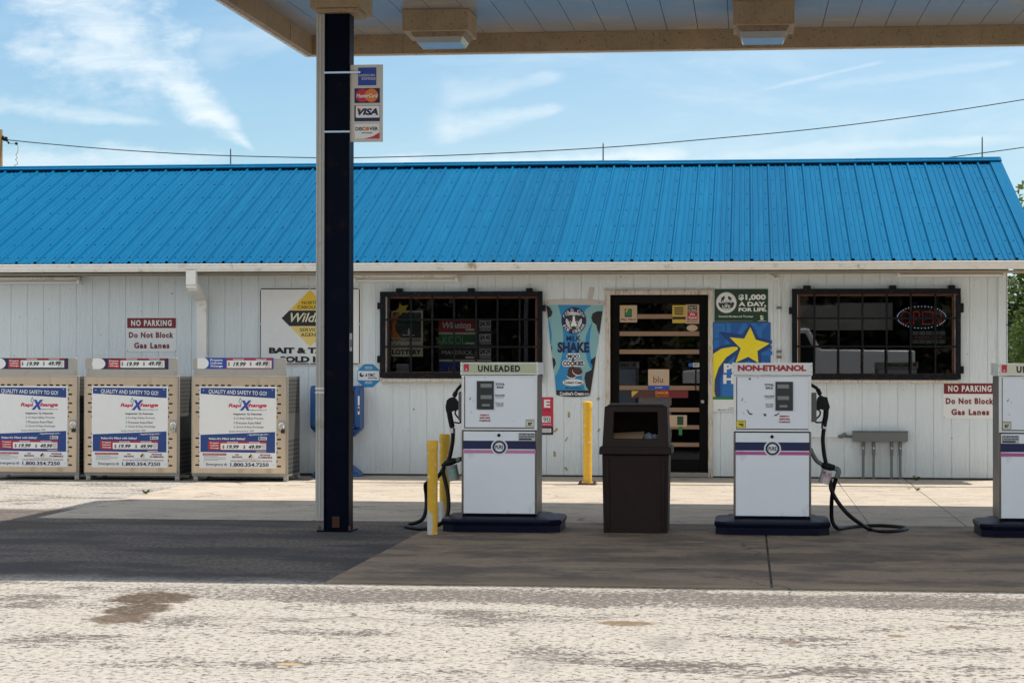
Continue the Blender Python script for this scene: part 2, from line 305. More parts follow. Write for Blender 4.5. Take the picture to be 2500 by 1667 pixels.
# ------------------------------------------------------------------ mesh helpers
class MB:
    def __init__(s, origin=(0, 0, 0)): s.v = []; s.f = []; s.fm = []; s.ms = []; s.o = Vector(origin)
    def mi(s, m):
        if m not in s.ms: s.ms.append(m)
        return s.ms.index(m)
    def add(s, vs, fs, m):
        b = len(s.v); s.v += [Vector(v) - s.o for v in vs]; k = s.mi(m)
        for f in fs: s.f.append([b + i for i in f]); s.fm.append(k)
    def box(s, x0, x1, y0, y1, z0, z1, m):
        x0, x1 = min(x0, x1), max(x0, x1); y0, y1 = min(y0, y1), max(y0, y1); z0, z1 = min(z0, z1), max(z0, z1)
        s.add([(x0, y0, z0), (x1, y0, z0), (x1, y1, z0), (x0, y1, z0), (x0, y0, z1), (x1, y0, z1), (x1, y1, z1), (x0, y1, z1)],
              [(0, 3, 2, 1), (4, 5, 6, 7), (0, 1, 5, 4), (1, 2, 6, 5), (2, 3, 7, 6), (3, 0, 4, 7)], m)
    def frustum(s, r0, z0, r1, z1, m, caps=True):       # r = (x0,x1,y0,y1)
        vs = [(r[0], r[2], z) if k == 0 else (r[1], r[2], z) if k == 1 else (r[1], r[3], z) if k == 2 else (r[0], r[3], z) for r, z in ((r0, z0), (r1, z1)) for k in range(4)]
        fs = [(0, 1, 5, 4), (1, 2, 6, 5), (2, 3, 7, 6), (3, 0, 4, 7)]
        if caps: fs += [(0, 3, 2, 1), (4, 5, 6, 7)]
        s.add(vs, fs, m)
    def prism(s, pts, f0, f1, m, caps=True):             # outline pts (a,b) swept between placing functions f0 and f1
        n = len(pts); vs = [f0(*p) for p in pts] + [f1(*p) for p in pts]
        fs = [(i, (i + 1) % n, n + (i + 1) % n, n + i) for i in range(n)]
        if caps: fs += [tuple(range(n - 1, -1, -1)), tuple(range(n, 2 * n))]
        s.add(vs, fs, m)
    def tube(s, pts, r, m, seg=8, cap=True):
        pts = [Vector(p) for p in pts]; n = len(pts); rs = r if hasattr(r, '__len__') else [r] * n
        vs = []; up = None
        for i, p in enumerate(pts):
            d = (pts[min(i + 1, n - 1)] - pts[max(i - 1, 0)]).normalized()
            if up is None: up = d.orthogonal().normalized()
            up = (up - d * up.dot(d))
            up = up.normalized() if up.length > 1e-6 else d.orthogonal().normalized()
            si = d.cross(up)
            for k in range(seg):
                a = 2 * math.pi * k / seg; vs.append(p + (up * math.cos(a) + si * math.sin(a)) * rs[i])
        fs = [(i * seg + k, i * seg + (k + 1) % seg, (i + 1) * seg + (k + 1) % seg, (i + 1) * seg + k) for i in range(n - 1) for k in range(seg)]
        if cap: fs += [tuple(range(seg - 1, -1, -1)), tuple(range((n - 1) * seg, n * seg))]
        s.add(vs, fs, m)
    def lathe(s, c, prof, m, seg=20):                    # prof = [(r, z)...] about the vertical through c
        s.tube([Vector(c) + Vector((0, 0, z)) for r, z in prof], [max(r, 1e-4) for r, z in prof], m, seg)
    def build(s, name, parent=None, bevel=0.0, smooth=True, ang=40):
        me = bpy.data.meshes.new(name); me.from_pydata([tuple(v) for v in s.v], [], s.f)
        for m in s.ms: me.materials.append(m)
        me.polygons.foreach_set('material_index', s.fm)
        if smooth:
            me.polygons.foreach_set('use_smooth', [True] * len(s.f)); me.set_sharp_from_angle(angle=R(ang))
        me.update()
        o = bpy.data.objects.new(name, me); C.objects.link(o)
        if parent is not None: o.parent = parent
        else: o.location = s.o
        if bevel:
            bv = o.modifiers.new('bevel', 'BEVEL'); bv.width = bevel; bv.segments = 2; bv.limit_method = 'ANGLE'; bv.angle_limit = R(45)
        return o

def spline(pts, n=8):                                    # Catmull-Rom through pts
    P = [Vector(p) for p in pts]; P = [P[0] * 2 - P[1]] + P + [P[-1] * 2 - P[-2]]; out = []
    for i in range(1, len(P) - 2):
        for k in range(n):
            t = k / n; a, b, c, d = P[i - 1], P[i], P[i + 1], P[i + 2]
            out.append(0.5 * ((2 * b) + (c - a) * t + (2 * a - 5 * b + 4 * c - d) * t * t + (3 * b - 3 * c + d - a) * t ** 3))
    out.append(P[-2]); return out

def tag(o, label=None, cat=None, group=None, kind=None):
    if label: o['label'] = label
    if cat: o['category'] = cat
    if group: o['group'] = group
    if kind: o['kind'] = kind
    return o
def thing(name, label, cat, loc, group=None):
    o = bpy.data.objects.new(name, None); C.objects.link(o); o.location = loc; o.empty_display_size = 0.2
    return tag(o, label, cat, group)
def kids(o): return [c for c in bpy.data.objects if c.parent == o]
def copy_tree(o, parent=None, skip=()):
    c = o.copy(); C.objects.link(c); c.parent = parent
    for ch in kids(o):
        if ch.name.split('.')[0] not in skip: copy_tree(ch, c, skip)
    return c

_txt = {}
def text_mesh(s, bold, shear, sp=1.0):
    key = (s, bold, shear, sp)
    if key not in _txt:
        cu = bpy.data.curves.new('t', 'FONT'); cu.body = s; cu.resolution_u = 3; cu.offset = bold; cu.shear = shear; cu.space_character = sp; cu.dimensions = '2D'; cu.fill_mode = 'FRONT'
        o = bpy.data.objects.new('t', cu); C.objects.link(o)
        me = bpy.data.meshes.new_from_object(o)
        vs = [(v.co.x, v.co.y) for v in me.vertices]; fs = [tuple(p.vertices) for p in me.polygons]
        bpy.data.objects.remove(o); bpy.data.curves.remove(cu); bpy.data.meshes.remove(me)
        _txt[key] = (vs, fs)
    return _txt[key]

class Gfx:
    """flat lettering and marks in the sign's own units (u right, v down); fmap(u, v, lift) -> 3D"""
    def __init__(s, fmap, origin, step=0.0012, mb=None): s.m = fmap; s.mb = mb or MB(origin); s.st = step
    def poly(s, pts, col, L=1): s.mb.add([s.m(u, v, L * s.st) for u, v in pts[::-1]], [tuple(range(len(pts)))], I(col))
    def rect(s, u0, v0, u1, v1, col, L=1): s.poly([(u0, v0), (u1, v0), (u1, v1), (u0, v1)], col, L)
    def rrect(s, u0, v0, u1, v1, r, col, L=1):
        pts = []
        for cu, cv, a0 in ((u1 - r, v0 + r, -90), (u1 - r, v1 - r, 0), (u0 + r, v1 - r, 90), (u0 + r, v0 + r, 180)):
            pts += [(cu + r * math.cos(R(a0 + k * 30)), cv + r * math.sin(R(a0 + k * 30))) for k in range(4)]
        s.poly(pts, col, L)
    def ell(s, cu, cv, ru, rv, col, L=1, n=28, rot=0):
        c, q = math.cos(R(rot)), math.sin(R(rot)); pts = []
        for k in range(n):
            a, b = ru * math.cos(2 * math.pi * k / n), rv * math.sin(2 * math.pi * k / n); pts.append((cu + a * c - b * q, cv + a * q + b * c))
        s.poly(pts, col, L)
    def line(s, pts, wd, col, L=1):
        for (a, b), (c, d) in zip(pts, pts[1:]):
            l = math.hypot(c - a, d - b) or 1; nx, ny = -(d - b) / l * wd / 2, (c - a) / l * wd / 2
            s.poly([(a + nx, b + ny), (c + nx, d + ny), (c - nx, d - ny), (a - nx, b - ny)][::-1], col, L)
    def text(s, t, u0, v0, u1, v1, col, L=2, bold=0.02, shear=0.0, rot=0.0, sp=1.0):
        vs, fs = text_mesh(t, bold, shear, sp)
        if not vs: return
        xs = [p[0] for p in vs]; ys = [p[1] for p in vs]; xa, xb, ya, yb = min(xs), max(xs), min(ys), max(ys)
        cu, cv = (u0 + u1) / 2, (v0 + v1) / 2; c, q = math.cos(R(rot)), math.sin(R(rot)); out = []
        for x, y in vs:
            a = (x - xa) / (xb - xa) * (u1 - u0) + u0 - cu; b = (yb - y) / (yb - ya) * (v1 - v0) + v0 - cv
            out.append(s.m(cu + a * c - b * q, cv + a * q + b * c, L * s.st))
        s.mb.add(out, fs, I(col))
    def lines(s, rows, u0, v0, u1, v1, col, L=2, gap=0.25, **k):
        h = (v1 - v0) / (len(rows) + gap * (len(rows) - 1))
        for i, r in enumerate(rows):
            a = v0 + i * h * (1 + gap); s.text(r, u0, a, u1, a + h, col, L, **k)
    def arc(s, t, cu, cv, r, a0, a1, h, col, L=3, inward=False, bold=0.03):
        n = len(t)
        for i, ch in enumerate(t):
            if ch == ' ': continue
            a = a0 + (a1 - a0) * i / (n - 1); uu = cu + r * math.sin(R(a)); vv = cv - r * math.cos(R(a))
            wd = h * (0.35 if ch == 'I' else 0.85)
            s.text(ch, uu - wd / 2, vv - h / 2, uu + wd / 2, vv + h / 2, col, L, bold=bold, rot=a + (180 if inward else 0))
    def build(s, name, parent): return s.mb.build(name, parent, smooth=False)

def facade_map(cx, cy, sc_, Y, um, vm):
    """crop pixels -> point on the upright plane y = Y, kept square to the world axes"""
    def f(u, v, lift=0.0):
        return Vector((at(cx + u / sc_, cy + vm / sc_, Y).x, Y - lift, at(cx + um / sc_, cy + v / sc_, Y).z))
    return f

def sign(name, label, cat, crop, bx, Y, thick=0.004, base='white', group=None, outline=None, panel='panel'):
    """flat panel standing proud of plane Y; returns (thing, Gfx)"""
    u0, v0, u1, v1 = bx; f0 = facade_map(*crop, Y, (u0 + u1) / 2, (v0 + v1) / 2)
    f = lambda u, v, l=0.0: f0(u, v, thick + l)
    a = f0((u0 + u1) / 2, v1); th = thing(name, label, cat, a, group)
    mb = MB(a); pts = outline or [(u0, v1), (u1, v1), (u1, v0), (u0, v0)]
    mb.prism(pts, lambda u, v: f0(u, v, thick), lambda u, v: f0(u, v, 0.0005), I(base))
    mb.build(panel, th, smooth=False)
    return th, Gfx(f, a)

# ------------------------------------------------------------------ measured planes
YW = 24.62                       # store front
YE = 24.22                       # eave edge
YP = 16.72                       # pump fronts
XL, XR = -13.5, at(2455, 800, YW).x
ZE = at(1822, 637, YE).z         # eave
YR = YE + 4.2; ZR = at(1822, 399, YR).z
XRR = XR + 0.36
def wx(px): return at(px, 880, YW).x
def wz(py, px=1500): return at(px, py, YW).z

# ================================================================== ground
def structure(name, mb): o = mb.build(name, smooth=False); o['kind'] = 'structure'; return o
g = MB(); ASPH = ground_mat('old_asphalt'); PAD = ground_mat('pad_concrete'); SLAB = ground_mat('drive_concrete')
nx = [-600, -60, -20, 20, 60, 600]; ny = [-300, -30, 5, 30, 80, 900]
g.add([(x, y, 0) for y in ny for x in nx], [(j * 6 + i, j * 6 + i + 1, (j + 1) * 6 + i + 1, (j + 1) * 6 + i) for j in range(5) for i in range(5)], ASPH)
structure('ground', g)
def slab(name, x0, x1, y0, y1, z, m, wob=0.0):
    mb = MB(); n = max(1, int((x1 - x0) / 0.35)); rnd = random.Random(3); lo = [y0 + rnd.uniform(-wob, wob) for _ in range(n + 1)]
    vs = [(x0 + (x1 - x0) * i / n, lo[i], z) for i in range(n + 1)] + [(x0 + (x1 - x0) * i / n, y1, z) for i in range(n + 1)]
    vs += [(x0 + (x1 - x0) * i / n, lo[i], -.05) for i in range(n + 1)]
    mb.add(vs, [(i, i + 1, n + 2 + i, n + 1 + i) for i in range(n)] + [(2 * n + 2 + i, 2 * n + 3 + i, i + 1, i) for i in range(n)], m)
    mb.add([(x0, lo[0], z), (x0, y1, z), (x0, y1, -.05), (x0, lo[0], -.05)], [(0, 1, 2, 3)], m)
    return structure(name, mb)
XS = gnd(276, 1223).x; XPAD = gnd(1000, 1313.7).x; YPAD0 = gnd(1400, 1431).y; YMID = gnd(1400, 1277).y; XJ = gnd(1878, 1380).x
YWALK = gnd(1800, 1186).y; XJ2 = gnd(2062, 1200).x; XJ3 = gnd(2246, 1200).x
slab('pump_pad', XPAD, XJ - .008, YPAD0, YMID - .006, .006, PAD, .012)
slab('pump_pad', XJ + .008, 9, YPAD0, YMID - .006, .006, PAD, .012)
slab('driveway', XS, XJ2 - .004, YMID + .006, YWALK - .012, .004, SLAB)
slab('driveway', XJ2 + .004, XJ3 - .004, YMID + .006, YWALK - .012, .004, SLAB)
slab('driveway', XJ3 + .004, 9, YMID + .006, YWALK - .02, .005, SLAB)
slab('walkway', XS + 1.2, XJ2 - .006, YWALK, YW + .2, .010, SLAB)
slab('walkway', XJ2 + .006, XJ3 - .008, YWALK, YW + .2, .012, SLAB)
slab('walkway', XJ3 + .008, 9, YWALK + .02, YW + .2, .008, SLAB)

# ================================================================== store building
O = Vector((-4, YW, 0))
store = thing('store_building', 'long low white sided shop with a bright blue ribbed metal roof', 'shop building', O)
ZB = wz(1160); ZT = ZE + 0.02
DX0, DX1, DZ1 = wx(1490), wx(1729), wz(720)
W1 = (wx(944), wx(1312), wz(914), wz(722)); W2 = (wx(1948), wx(2331), wz(916), wz(718))
wall = MB(O)
def grooved(x0, x1, z0, z1):
    G = 0.2032; xs = [(x0, 0)]
    k = math.ceil((x0 - XR) / G)
    while XR + k * G < x1 - 0.01:
        c = XR + k * G
        if c - .005 > x0: xs += [(c - .005, 0), (c - .003, .007), (c + .003, .007), (c + .005, 0)]
        k += 1
    xs.append((x1, 0)); n = len(xs)
    wall.add([(x, YW + d, z0) for x, d in xs] + [(x, YW + d, z1) for x, d in xs], [(i, i + 1, n + i + 1, n + i) for i in range(n - 1)], SIDING)
ops = sorted([(W1[0], W1[1], W1[2], W1[3]), (DX0, DX1, ZB - .1, DZ1), W2])
x = XL
for a, b, z0, z1 in ops:
    grooved(x, a, ZB, ZT); grooved(a, b, z1, ZT)
    if z0 > ZB: grooved(a, b, ZB, z0)
    for xx in (a, b): wall.add([(xx, YW, max(z0, ZB)), (xx, YW + .14, max(z0, ZB)), (xx, YW + .14, z1), (xx, YW, z1)], [(0, 1, 2, 3)], SIDING)
    wall.add([(a, YW, z1), (b, YW, z1), (b, YW + .14, z1), (a, YW + .14, z1)], [(0, 1, 2, 3)], SIDING)
    x = b
grooved(x, XR, ZB, ZT)
YB = YR + 3.8
wall.add([(XR, YW, ZB), (XR, YB, ZB), (XR, YB, ZT), (XR, YR, ZR - .12), (XR, YW, ZT)], [(0, 1, 2, 3, 4)], SIDING)
wall.add([(XL, YB, ZB), (XR, YB, ZB), (XR, YB, ZT), (XL, YB, ZT)], [(3, 2, 1, 0)], SIDING)
wall.add([(XL, YW, ZB), (XL, YB, ZB), (XL, YB, ZT), (XL, YR, ZR - .12), (XL, YW, ZT)], [(4, 3, 2, 1, 0)], SIDING)
wall.build('wall', store, smooth=False)
f = MB(O); f.box(XL + .05, XR - .05, YW + .03, YB - .05, -.05, ZB - .001, mat('foundation_block', (.10, .09, .08), .9, var=.3)); f.build('foundation', store)
f = MB(O); f.box(XR - .085, XR + .012, YW - .018, YW - .001, ZB, ZT, SIDING); f.box(XR + .001, XR + .02, YW - .018, YW + .08, ZB, ZT, SIDING); f.build('corner_board', store, .003)
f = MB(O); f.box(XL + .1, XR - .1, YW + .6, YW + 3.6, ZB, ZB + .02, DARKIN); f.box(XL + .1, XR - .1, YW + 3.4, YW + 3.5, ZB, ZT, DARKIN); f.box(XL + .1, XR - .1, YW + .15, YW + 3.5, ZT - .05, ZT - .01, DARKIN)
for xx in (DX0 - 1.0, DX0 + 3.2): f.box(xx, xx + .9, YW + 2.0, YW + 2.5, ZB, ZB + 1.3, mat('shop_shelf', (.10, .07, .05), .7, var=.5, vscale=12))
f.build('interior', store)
# roof
def ribbed():
    r = MB(O); sl_ = Vector((0, YR - YE, ZR - ZE)); nrm = Vector((0, -sl_.z, sl_.y)).normalized(); P = 0.2286
    prof = []; x = XRR - 0.03
    while x > XL - .3:
        prof += [(x, 0), (x - .012, .026), (x - .030, .026), (x - .045, 0)]
        for q in (.085, .145): prof += [(x - q, 0), (x - q - .005, .008), (x - q - .017, .008), (x - q - .024, 0)]
        x -= P
    prof.append((XL - .3, 0)); prof = prof[::-1]; n = len(prof)
    e = Vector((0, YE, ZE)); vs = []
    for k, base in ((0, e), (1, e + sl_)):
        for px, h in prof: vs.append(base + nrm * h + Vector((px, 0, 0)))
    r.add(vs, [(i, i + 1, n + i + 1, n + i) for i in range(n - 1)], ROOFBLUE)
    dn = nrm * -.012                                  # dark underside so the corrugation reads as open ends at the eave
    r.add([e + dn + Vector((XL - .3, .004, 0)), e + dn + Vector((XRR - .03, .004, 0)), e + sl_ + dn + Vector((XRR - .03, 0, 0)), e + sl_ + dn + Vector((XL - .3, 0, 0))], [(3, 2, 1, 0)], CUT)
    eb = Vector((0, 2 * YR - YE, ZE))
    r.add([e + sl_ + Vector((XL - .3, 0, 0)), e + sl_ + Vector((XRR, 0, 0)), eb + Vector((XRR, 0, 0)), eb + Vector((XL - .3, 0, 0))], [(0, 1, 2, 3)], ROOFBLUE)
    SCR = mat('screw_head', (.004, .012, .03), .8, var=.1, spec=.0); ux = Vector((1, 0, 0)); us = sl_.normalized(); L = sl_.length
    x = XRR - .03; k = 0
    while x > XL - .2:
        for s_ in (.05, .17, .33, .49, .65, .80, .93):
            for off in ((.072, .20) if (k % 4 == 0 or s_ < .1) else (.072,)):
                c = e + us * (L * s_) + nrm * .004 + ux * (x - off); rr = .012
                r.add([c + (ux * math.cos(a) + us * math.sin(a)) * rr for a in [i * math.pi / 3 for i in range(6)]], [tuple(range(6))], SCR)
        x -= P; k += 1
    return r.build('roof', store, smooth=False), e, sl_, nrm
roof, e_, sl_, nrm_ = ribbed()
rc = MB(O); rnd = random.Random(5); x = XL - .3
while x < XRR:
    x2 = min(x + 3.05, XRR); dz = rnd.uniform(-.012, .012); top = Vector((0, YR, ZR + .045 + dz))
    a = top - sl_.normalized() * .17 + nrm_ * .0; b = top + Vector((0, .17 * .94, -.06))
    for q0, q1 in ((a, top), (top, b)):
        rc.add([q0 + Vector((x, 0, 0)), q0 + Vector((x2 + .03, 0, .002)), q1 + Vector((x2 + .03, 0, .002)), q1 + Vector((x, 0, 0))], [(0, 1, 2, 3)], ROOFBLUE)
    lip = a + Vector((0, .002, -.016)); rc.add([lip + Vector((x, 0, 0)), lip + Vector((x2 + .03, 0, 0)), a + Vector((x2 + .03, 0, 0)), a + Vector((x, 0, 0))], [(0, 1, 2, 3)], ROOFBLUE)
    md = a.lerp(top, .5) + nrm_ * .004; rc.tube([md + Vector((x, 0, 0)), md + Vector((x2, 0, 0))], .007, ROOFBLUE, 6)
    x = x2
rc.build('ridge_cap', roof, smooth=False)
rk = MB(O)
for off, wd, h in ((0, .15, .028),):
    p0 = e_ - sl_.normalized() * .02; p1 = e_ + sl_
    A = [p0 + nrm_ * h + Vector((XRR - wd + .03, 0, 0)), p0 + nrm_ * h + Vector((XRR + .03, 0, 0)), p1 + nrm_ * h + Vector((XRR + .03, 0, 0)), p1 + nrm_ * h + Vector((XRR - wd + .03, 0, 0))]
    rk.add(A, [(0, 1, 2, 3)], ROOFBLUE)
    rk.add([A[1], A[1] - nrm_ * .16, A[2] - nrm_ * .16, A[2]], [(0, 1, 2, 3)], ROOFBLUE)
    rk.add([A[0], A[0] - nrm_ * .03, A[3] - nrm_ * .03, A[3]], [(3, 2, 1, 0)], ROOFBLUE)
rk.build('rake_trim', roof, smooth=False)
# eave: soffit, gutter, downspout
f = MB(O); f.box(XL - .3, XRR, YE + .02, YW, ZE - .135, ZE - .115, mat('eave_board', (.30, .27, .22), .8, var=.3, vscale=4, stretch=(.3, 1, 1))); f.build('eave_soffit', store)
gt = MB(O); zt = ZE - .012
prof = [(0, 0), (-.008, 0), (-.012, -.012), (-.085 + .07, -.016)]
prof = [(.0, .0), (-.105, .0), (-.108, -.014), (-.098, -.020), (-.098, -.058), (-.080, -.082), (-.076, -.092), (-.004, -.092), (0, -.09)]
gt.prism(prof, lambda a, b: Vector((XL - .3, YE + .02 + a, zt + b)), lambda a, b: Vector((XRR + .02, YE + .02 + a, zt + b)), TRIM)
gt.build('gutter', store, .002)
ds = MB(O)
Ydn = YW - .05; pA = at(469, 672, YE - .03); pB = at(494, 735, Ydn)
def rect_tube(mb, pts, w_, d_, m):
    vs = []
    for i, p in enumerate(pts):
        p = Vector(p); a = Vector(pts[max(i - 1, 0)]); b = Vector(pts[min(i + 1, len(pts) - 1)]); d = (b - a).normalized()
        fw = Vector((0, -1, 0)); sd = d.cross(fw).normalized(); fw = sd.cross(d).normalized()
        vs += [p + sd * (w_ / 2 * sx) + fw * (d_ / 2 * sy) for sx, sy in ((-1, -1), (-.35, -1), (-.25, -.8), (-.08, -.8), (0, -1), (.08, -.8), (.25, -.8), (.35, -1), (1, -1), (1, 1), (-1, 1))]
    k = 11; n = len(pts)
    mb.add(vs, [(i * k + j, i * k + (j + 1) % k, (i + 1) * k + (j + 1) % k, (i + 1) * k + j) for i in range(n - 1) for j in range(k)], m)
pA = Vector((pA.x, YE - .05, pA.z)); z1 = at(469, 700, YE).z; z2 = pB.z
rect_tube(ds, [(pA.x, pA.y, ZE - .09), (pA.x, pA.y, z1 + .03), (pA.x + .01, pA.y + .03, z1 - .01), (pB.x - .02, Ydn - .04, z2 + .05), (pB.x, Ydn, z2), (pB.x, Ydn, .12)], .115, .085, TRIM)
for zz in (z1 - .005, z2 - .03, z2 - .12): ds.box((pA.x if zz > z2 else pB.x) - .062, (pA.x if zz > z2 else pB.x) + .062, (pA.y + .02 if zz > z2 else Ydn) - .048, (pA.y + .02 if zz > z2 else Ydn) + .045, zz - .012, zz + .004, TRIM)
ds.build('downspout', store, smooth=False)

# windows with grilles
def window(Wd, gx, gy, vbars, hbars, ttabs, ltabs, rtabs, sill):
    x0, x1, z0, z1 = Wd
    fr = MB(O); t = .028
    for a, b, c, d in ((x0, x1, z1 - t, z1), (x0, x1, z0, z0 + t), (x0, x0 + t, z0 + t + .001, z1 - t - .001), (x1 - t, x1, z0 + t + .001, z1 - t - .001)):
        fr.box(a, b, YW + .012, YW + .08, c, d, WOODRED)
    fr_o = fr.build('window', store, .004)
    gl = MB(O); gl.add([(x0 + t, YW + .05, z0 + t), (x1 - t, YW + .05, z0 + t), (x1 - t, YW + .05, z1 - t), (x0 + t, YW + .05, z1 - t)], [(0, 1, 2, 3)], GLASS); gl.build('pane', fr_o, smooth=False)
    s_ = MB(O); s_.box(wx(sill[0]), wx(sill[1]), YW - .06, YW + .01, wz(sill[3]), wz(sill[2]), PEEL); s_.build('sill', fr_o, .004)
    gr = MB(O); YG = YW - .055; a, b = wx(gx[0]), wx(gx[1]); c, d = wz(gy[1]), wz(gy[0]); q = .062
    for r in ((a, b, d - q, d), (a, b, c, c + q), (a, a + q, c + q + .0005, d - q - .0005), (b - q, b, c + q + .0005, d - q - .0005)):
        gr.box(r[0], r[1], YG - .012, YG + .012, r[2], r[3], BLACKIRON)
        gr.box(r[0] + .004, r[1] - .004, YG + .013, YG + .05, r[2] + .004, r[3] - .004, BLACKIRON)
    for px in vbars: gr.box(wx(px) - .011, wx(px) + .011, YG - .009, YG + .009, c + q, d - q, BLACKIRON)
    for py in hbars: gr.box(a + q, b - q, YG - .020, YG - .0095, wz(py) - .011, wz(py) + .011, BLACKIRON)
    for p0, p1 in ttabs: gr.box(wx(p0), wx(p1), YG - .006, YG + .054, d + .001, d + .038, BLACKIRON)
    for p0, p1 in ltabs: gr.box(a - .034, a - .001, YG - .006, YG + .054, wz(p1), wz(p0), BLACKIRON)
    for p0, p1 in rtabs: gr.box(b + .001, b + .034, YG - .006, YG + .054, wz(p1), wz(p0), BLACKIRON)
    gr.build('security_grille', fr_o, .003)
    return fr_o
window(W1, (929.6, 1325.5), (711, 923), (952, 1005, 1057, 1110, 1164, 1216, 1270), (780, 847), ((968, 984), (1143, 1159), (1285, 1301)), ((738, 754), (869, 886)), ((745, 760),), (930, 1326, 925, 934))
window(W2, (1933, 2344.6), (706.5, 924), (1988, 2046.7, 2105, 2164, 2222.7, 2282.6), (777.8, 845.4), ((1961, 1979), (2170, 2188), (2314.5, 2331)), ((751, 767.5),), ((742, 764), (892.5, 910)), (1935, 2343, 926, 934))

# door
dfr = MB(O); dx0, dx1, dz1 = wx(1478), wx(1740.5), wz(709)
dfr.box(dx0, DX0, YW - .03, YW + .1, .015, dz1, PEEL); dfr.box(DX1, dx1, YW - .03, YW + .1, .015, dz1, PEEL); dfr.box(DX0 + .001, DX1 - .001, YW - .03, YW + .1, DZ1, dz1 - .0005, PEEL)
dfr.box(dx0 - .02, dx1 + .02, YW - .028, YW - .001, dz1 + .0005, dz1 + .012, PEEL)
dfr.build('door_frame', store, .006)
th = MB(O); th.box(DX0, DX1, YW - .02, YW + .12, .015, .07, mat('worn_threshold', (.30, .28, .25), .5, metal=.5, var=.3)); th.build('door_sill', store, .004)
DC = (1460, 660, 5.227)
dmap = facade_map(*DC, YW + .03, 780, 1200)
door = MB(O); DBL = mat('dark_bronze_door', (.004, .0035, .0035), .5, var=.3, spec=.1)
q = .1; gx0, gx1 = dmap(268, 0).x, dmap(1296, 0).x; gz1 = dmap(0, 420).z; gz0 = wz(1120)
door.box(DX0 + .004, gx0, YW + .03, YW + .075, .072, DZ1 - .004, DBL); door.box(gx1, DX1 - .004, YW + .03, YW + .075, .072, DZ1 - .004, DBL)
door.box(gx0 + .0005, gx1 - .0005, YW + .03, YW + .075, gz1, DZ1 - .005, DBL); door.box(gx0 + .0005, gx1 - .0005, YW + .03, YW + .075, .073, gz0, DBL)
door_o = door.build('door', store, .003)
gl = MB(O); gl.add([(gx0, YW + .05, gz0), (gx1, YW + .05, gz0), (gx1, YW + .05, gz1), (gx0, YW + .05, gz1)], [(0, 1, 2, 3)], GLASS); gl.build('pane', door_o, smooth=False)
for py0, py1, a, b in ((767, 778, 495, 950), (809, 820, 272, 1292), (853, 864, 272, 1292), (941, 952, 272, 1292), (994.5, 1005, 272, 1292), (1037, 1047, 272, 1292), (1079.5, 1089.5, 272, 1292)):
    s_ = MB(O); s_.box(dmap(a, 0).x, dmap(b, 0).x, YW + .036, YW + .046, wz(py1), wz(py0), TANSLAT); s_.build('slat', door_o, .002)
h = MB(O); p = [dmap(1300, 1252, .0), dmap(1255, 1256, .05), dmap(1248, 1300, .06), dmap(1248, 1480, .06), dmap(1258, 1530, .05), dmap(1322, 1536, .0)]
h.tube(spline(p, 5), .008, BLACKIRON, 8); h.build('handle', door_o)
h = MB(O); c = at(1715.6, 980, YW + .03); h.tube([c, c + Vector((0, -.03, 0)), c + Vector((0, -.045, 0)), c + Vector((0, -.06, 0))], [.03, .014, .026, .02], CHROME, 14); h.build('lock', door_o)
def sticker(bx, base, fn, name='sticker', label=None):
    u0, v0, u1, v1 = bx; G = Gfx(lambda u, v, l=0.0: dmap(u, v) + Vector((0, .001 - l, 0)), O, .0008); G.rect(u0, v0, u1, v1, base, 1)
    if fn: fn(G)
    o = G.build(name, door_o)
    if label: o['label'] = label
def s1(G):
    G.rect(340, 490, 430, 595, 'navy', 2); G.rect(350, 500, 420, 580, 'green', 3); G.poly([(345, 530), (375, 465), (385, 500), (360, 540)], 'gold', 4); G.text('Play Here', 292, 612, 482, 648, 'black', 2, shear=.2)
def s2(G):
    G.rect(985, 470, 1080, 575, 'gold', 2)
    for k in range(4): G.rect(975, 470 + k * 26, 1090, 486 + k * 26, 'dark', 3)
    G.rect(950, 592, 1117, 626, 'black', 2)
def s3(G):
    G.rect(1145, 450, 1262, 520, 'black', 2); G.text('Under 18', 1155, 462, 1252, 482, 'cream', 3); G.text('No Tobacco', 1155, 492, 1252, 512, 'cream', 3)
    G.rect(1140, 530, 1268, 635, 'red', 2); G.text('We', 1172, 545, 1235, 578, 'white', 3); G.text('Card', 1155, 585, 1255, 620, 'white', 3); G.text('It is the law', 1140, 648, 1268, 664, 'black', 2)
def s4(G):
    G.text('blu', 705, 1350, 830, 1432, 'brown', 2, bold=0.0); G.rect(640, 1468, 908, 1520, 'royal', 2); G.poly([(770, 1335), (745, 1305), (770, 1295), (795, 1305)], 'teal', 2); G.text('e-cigs', 730, 1486, 820, 1504, 'white', 3)
sticker((278, 445, 497, 662), 'tan', s1); sticker((948, 445, 1117, 672), 'gold', s2); sticker((1118, 438, 1290, 680), 'tan', s3); sticker((640, 1262, 908, 1521), 'tan', s4)
G = Gfx(lambda u, v, l=0.0: dmap(u, v) + Vector((0, .001 - l, 0)), O, .0008); G.ell(1201, 735, 70, 40, 'tan', 1); G.build('sticker', door_o)
sticker((1155, 1183, 1204, 1228), 'poster', None); sticker((1210, 1180, 1292, 1232), 'silver', lambda G: G.text('EBT', 1222, 1192, 1280, 1220, 'dark', 2))
def s5(G):
    G.rect(428, 1535, 800, 1620, 'brown', 2); G.poly([(430, 1540), (520, 1540), (430, 1620)], 'gold', 3); G.text('DARKER', 735, 1540, 905, 1580, 'orange', 3, bold=.05); G.text('BOLD TASTE', 735, 1595, 905, 1612, 'orange', 3)
sticker((425, 1532, 1150, 1625), 'maroon', s5)
def s6(G):
    G.rect(1010, 1860, 1090, 1970, 'darkgreen', 2); G.rect(1030, 1990, 1075, 2100, 'green', 2)
sticker((912, 1845, 1135, 1995), 'tan', s6)
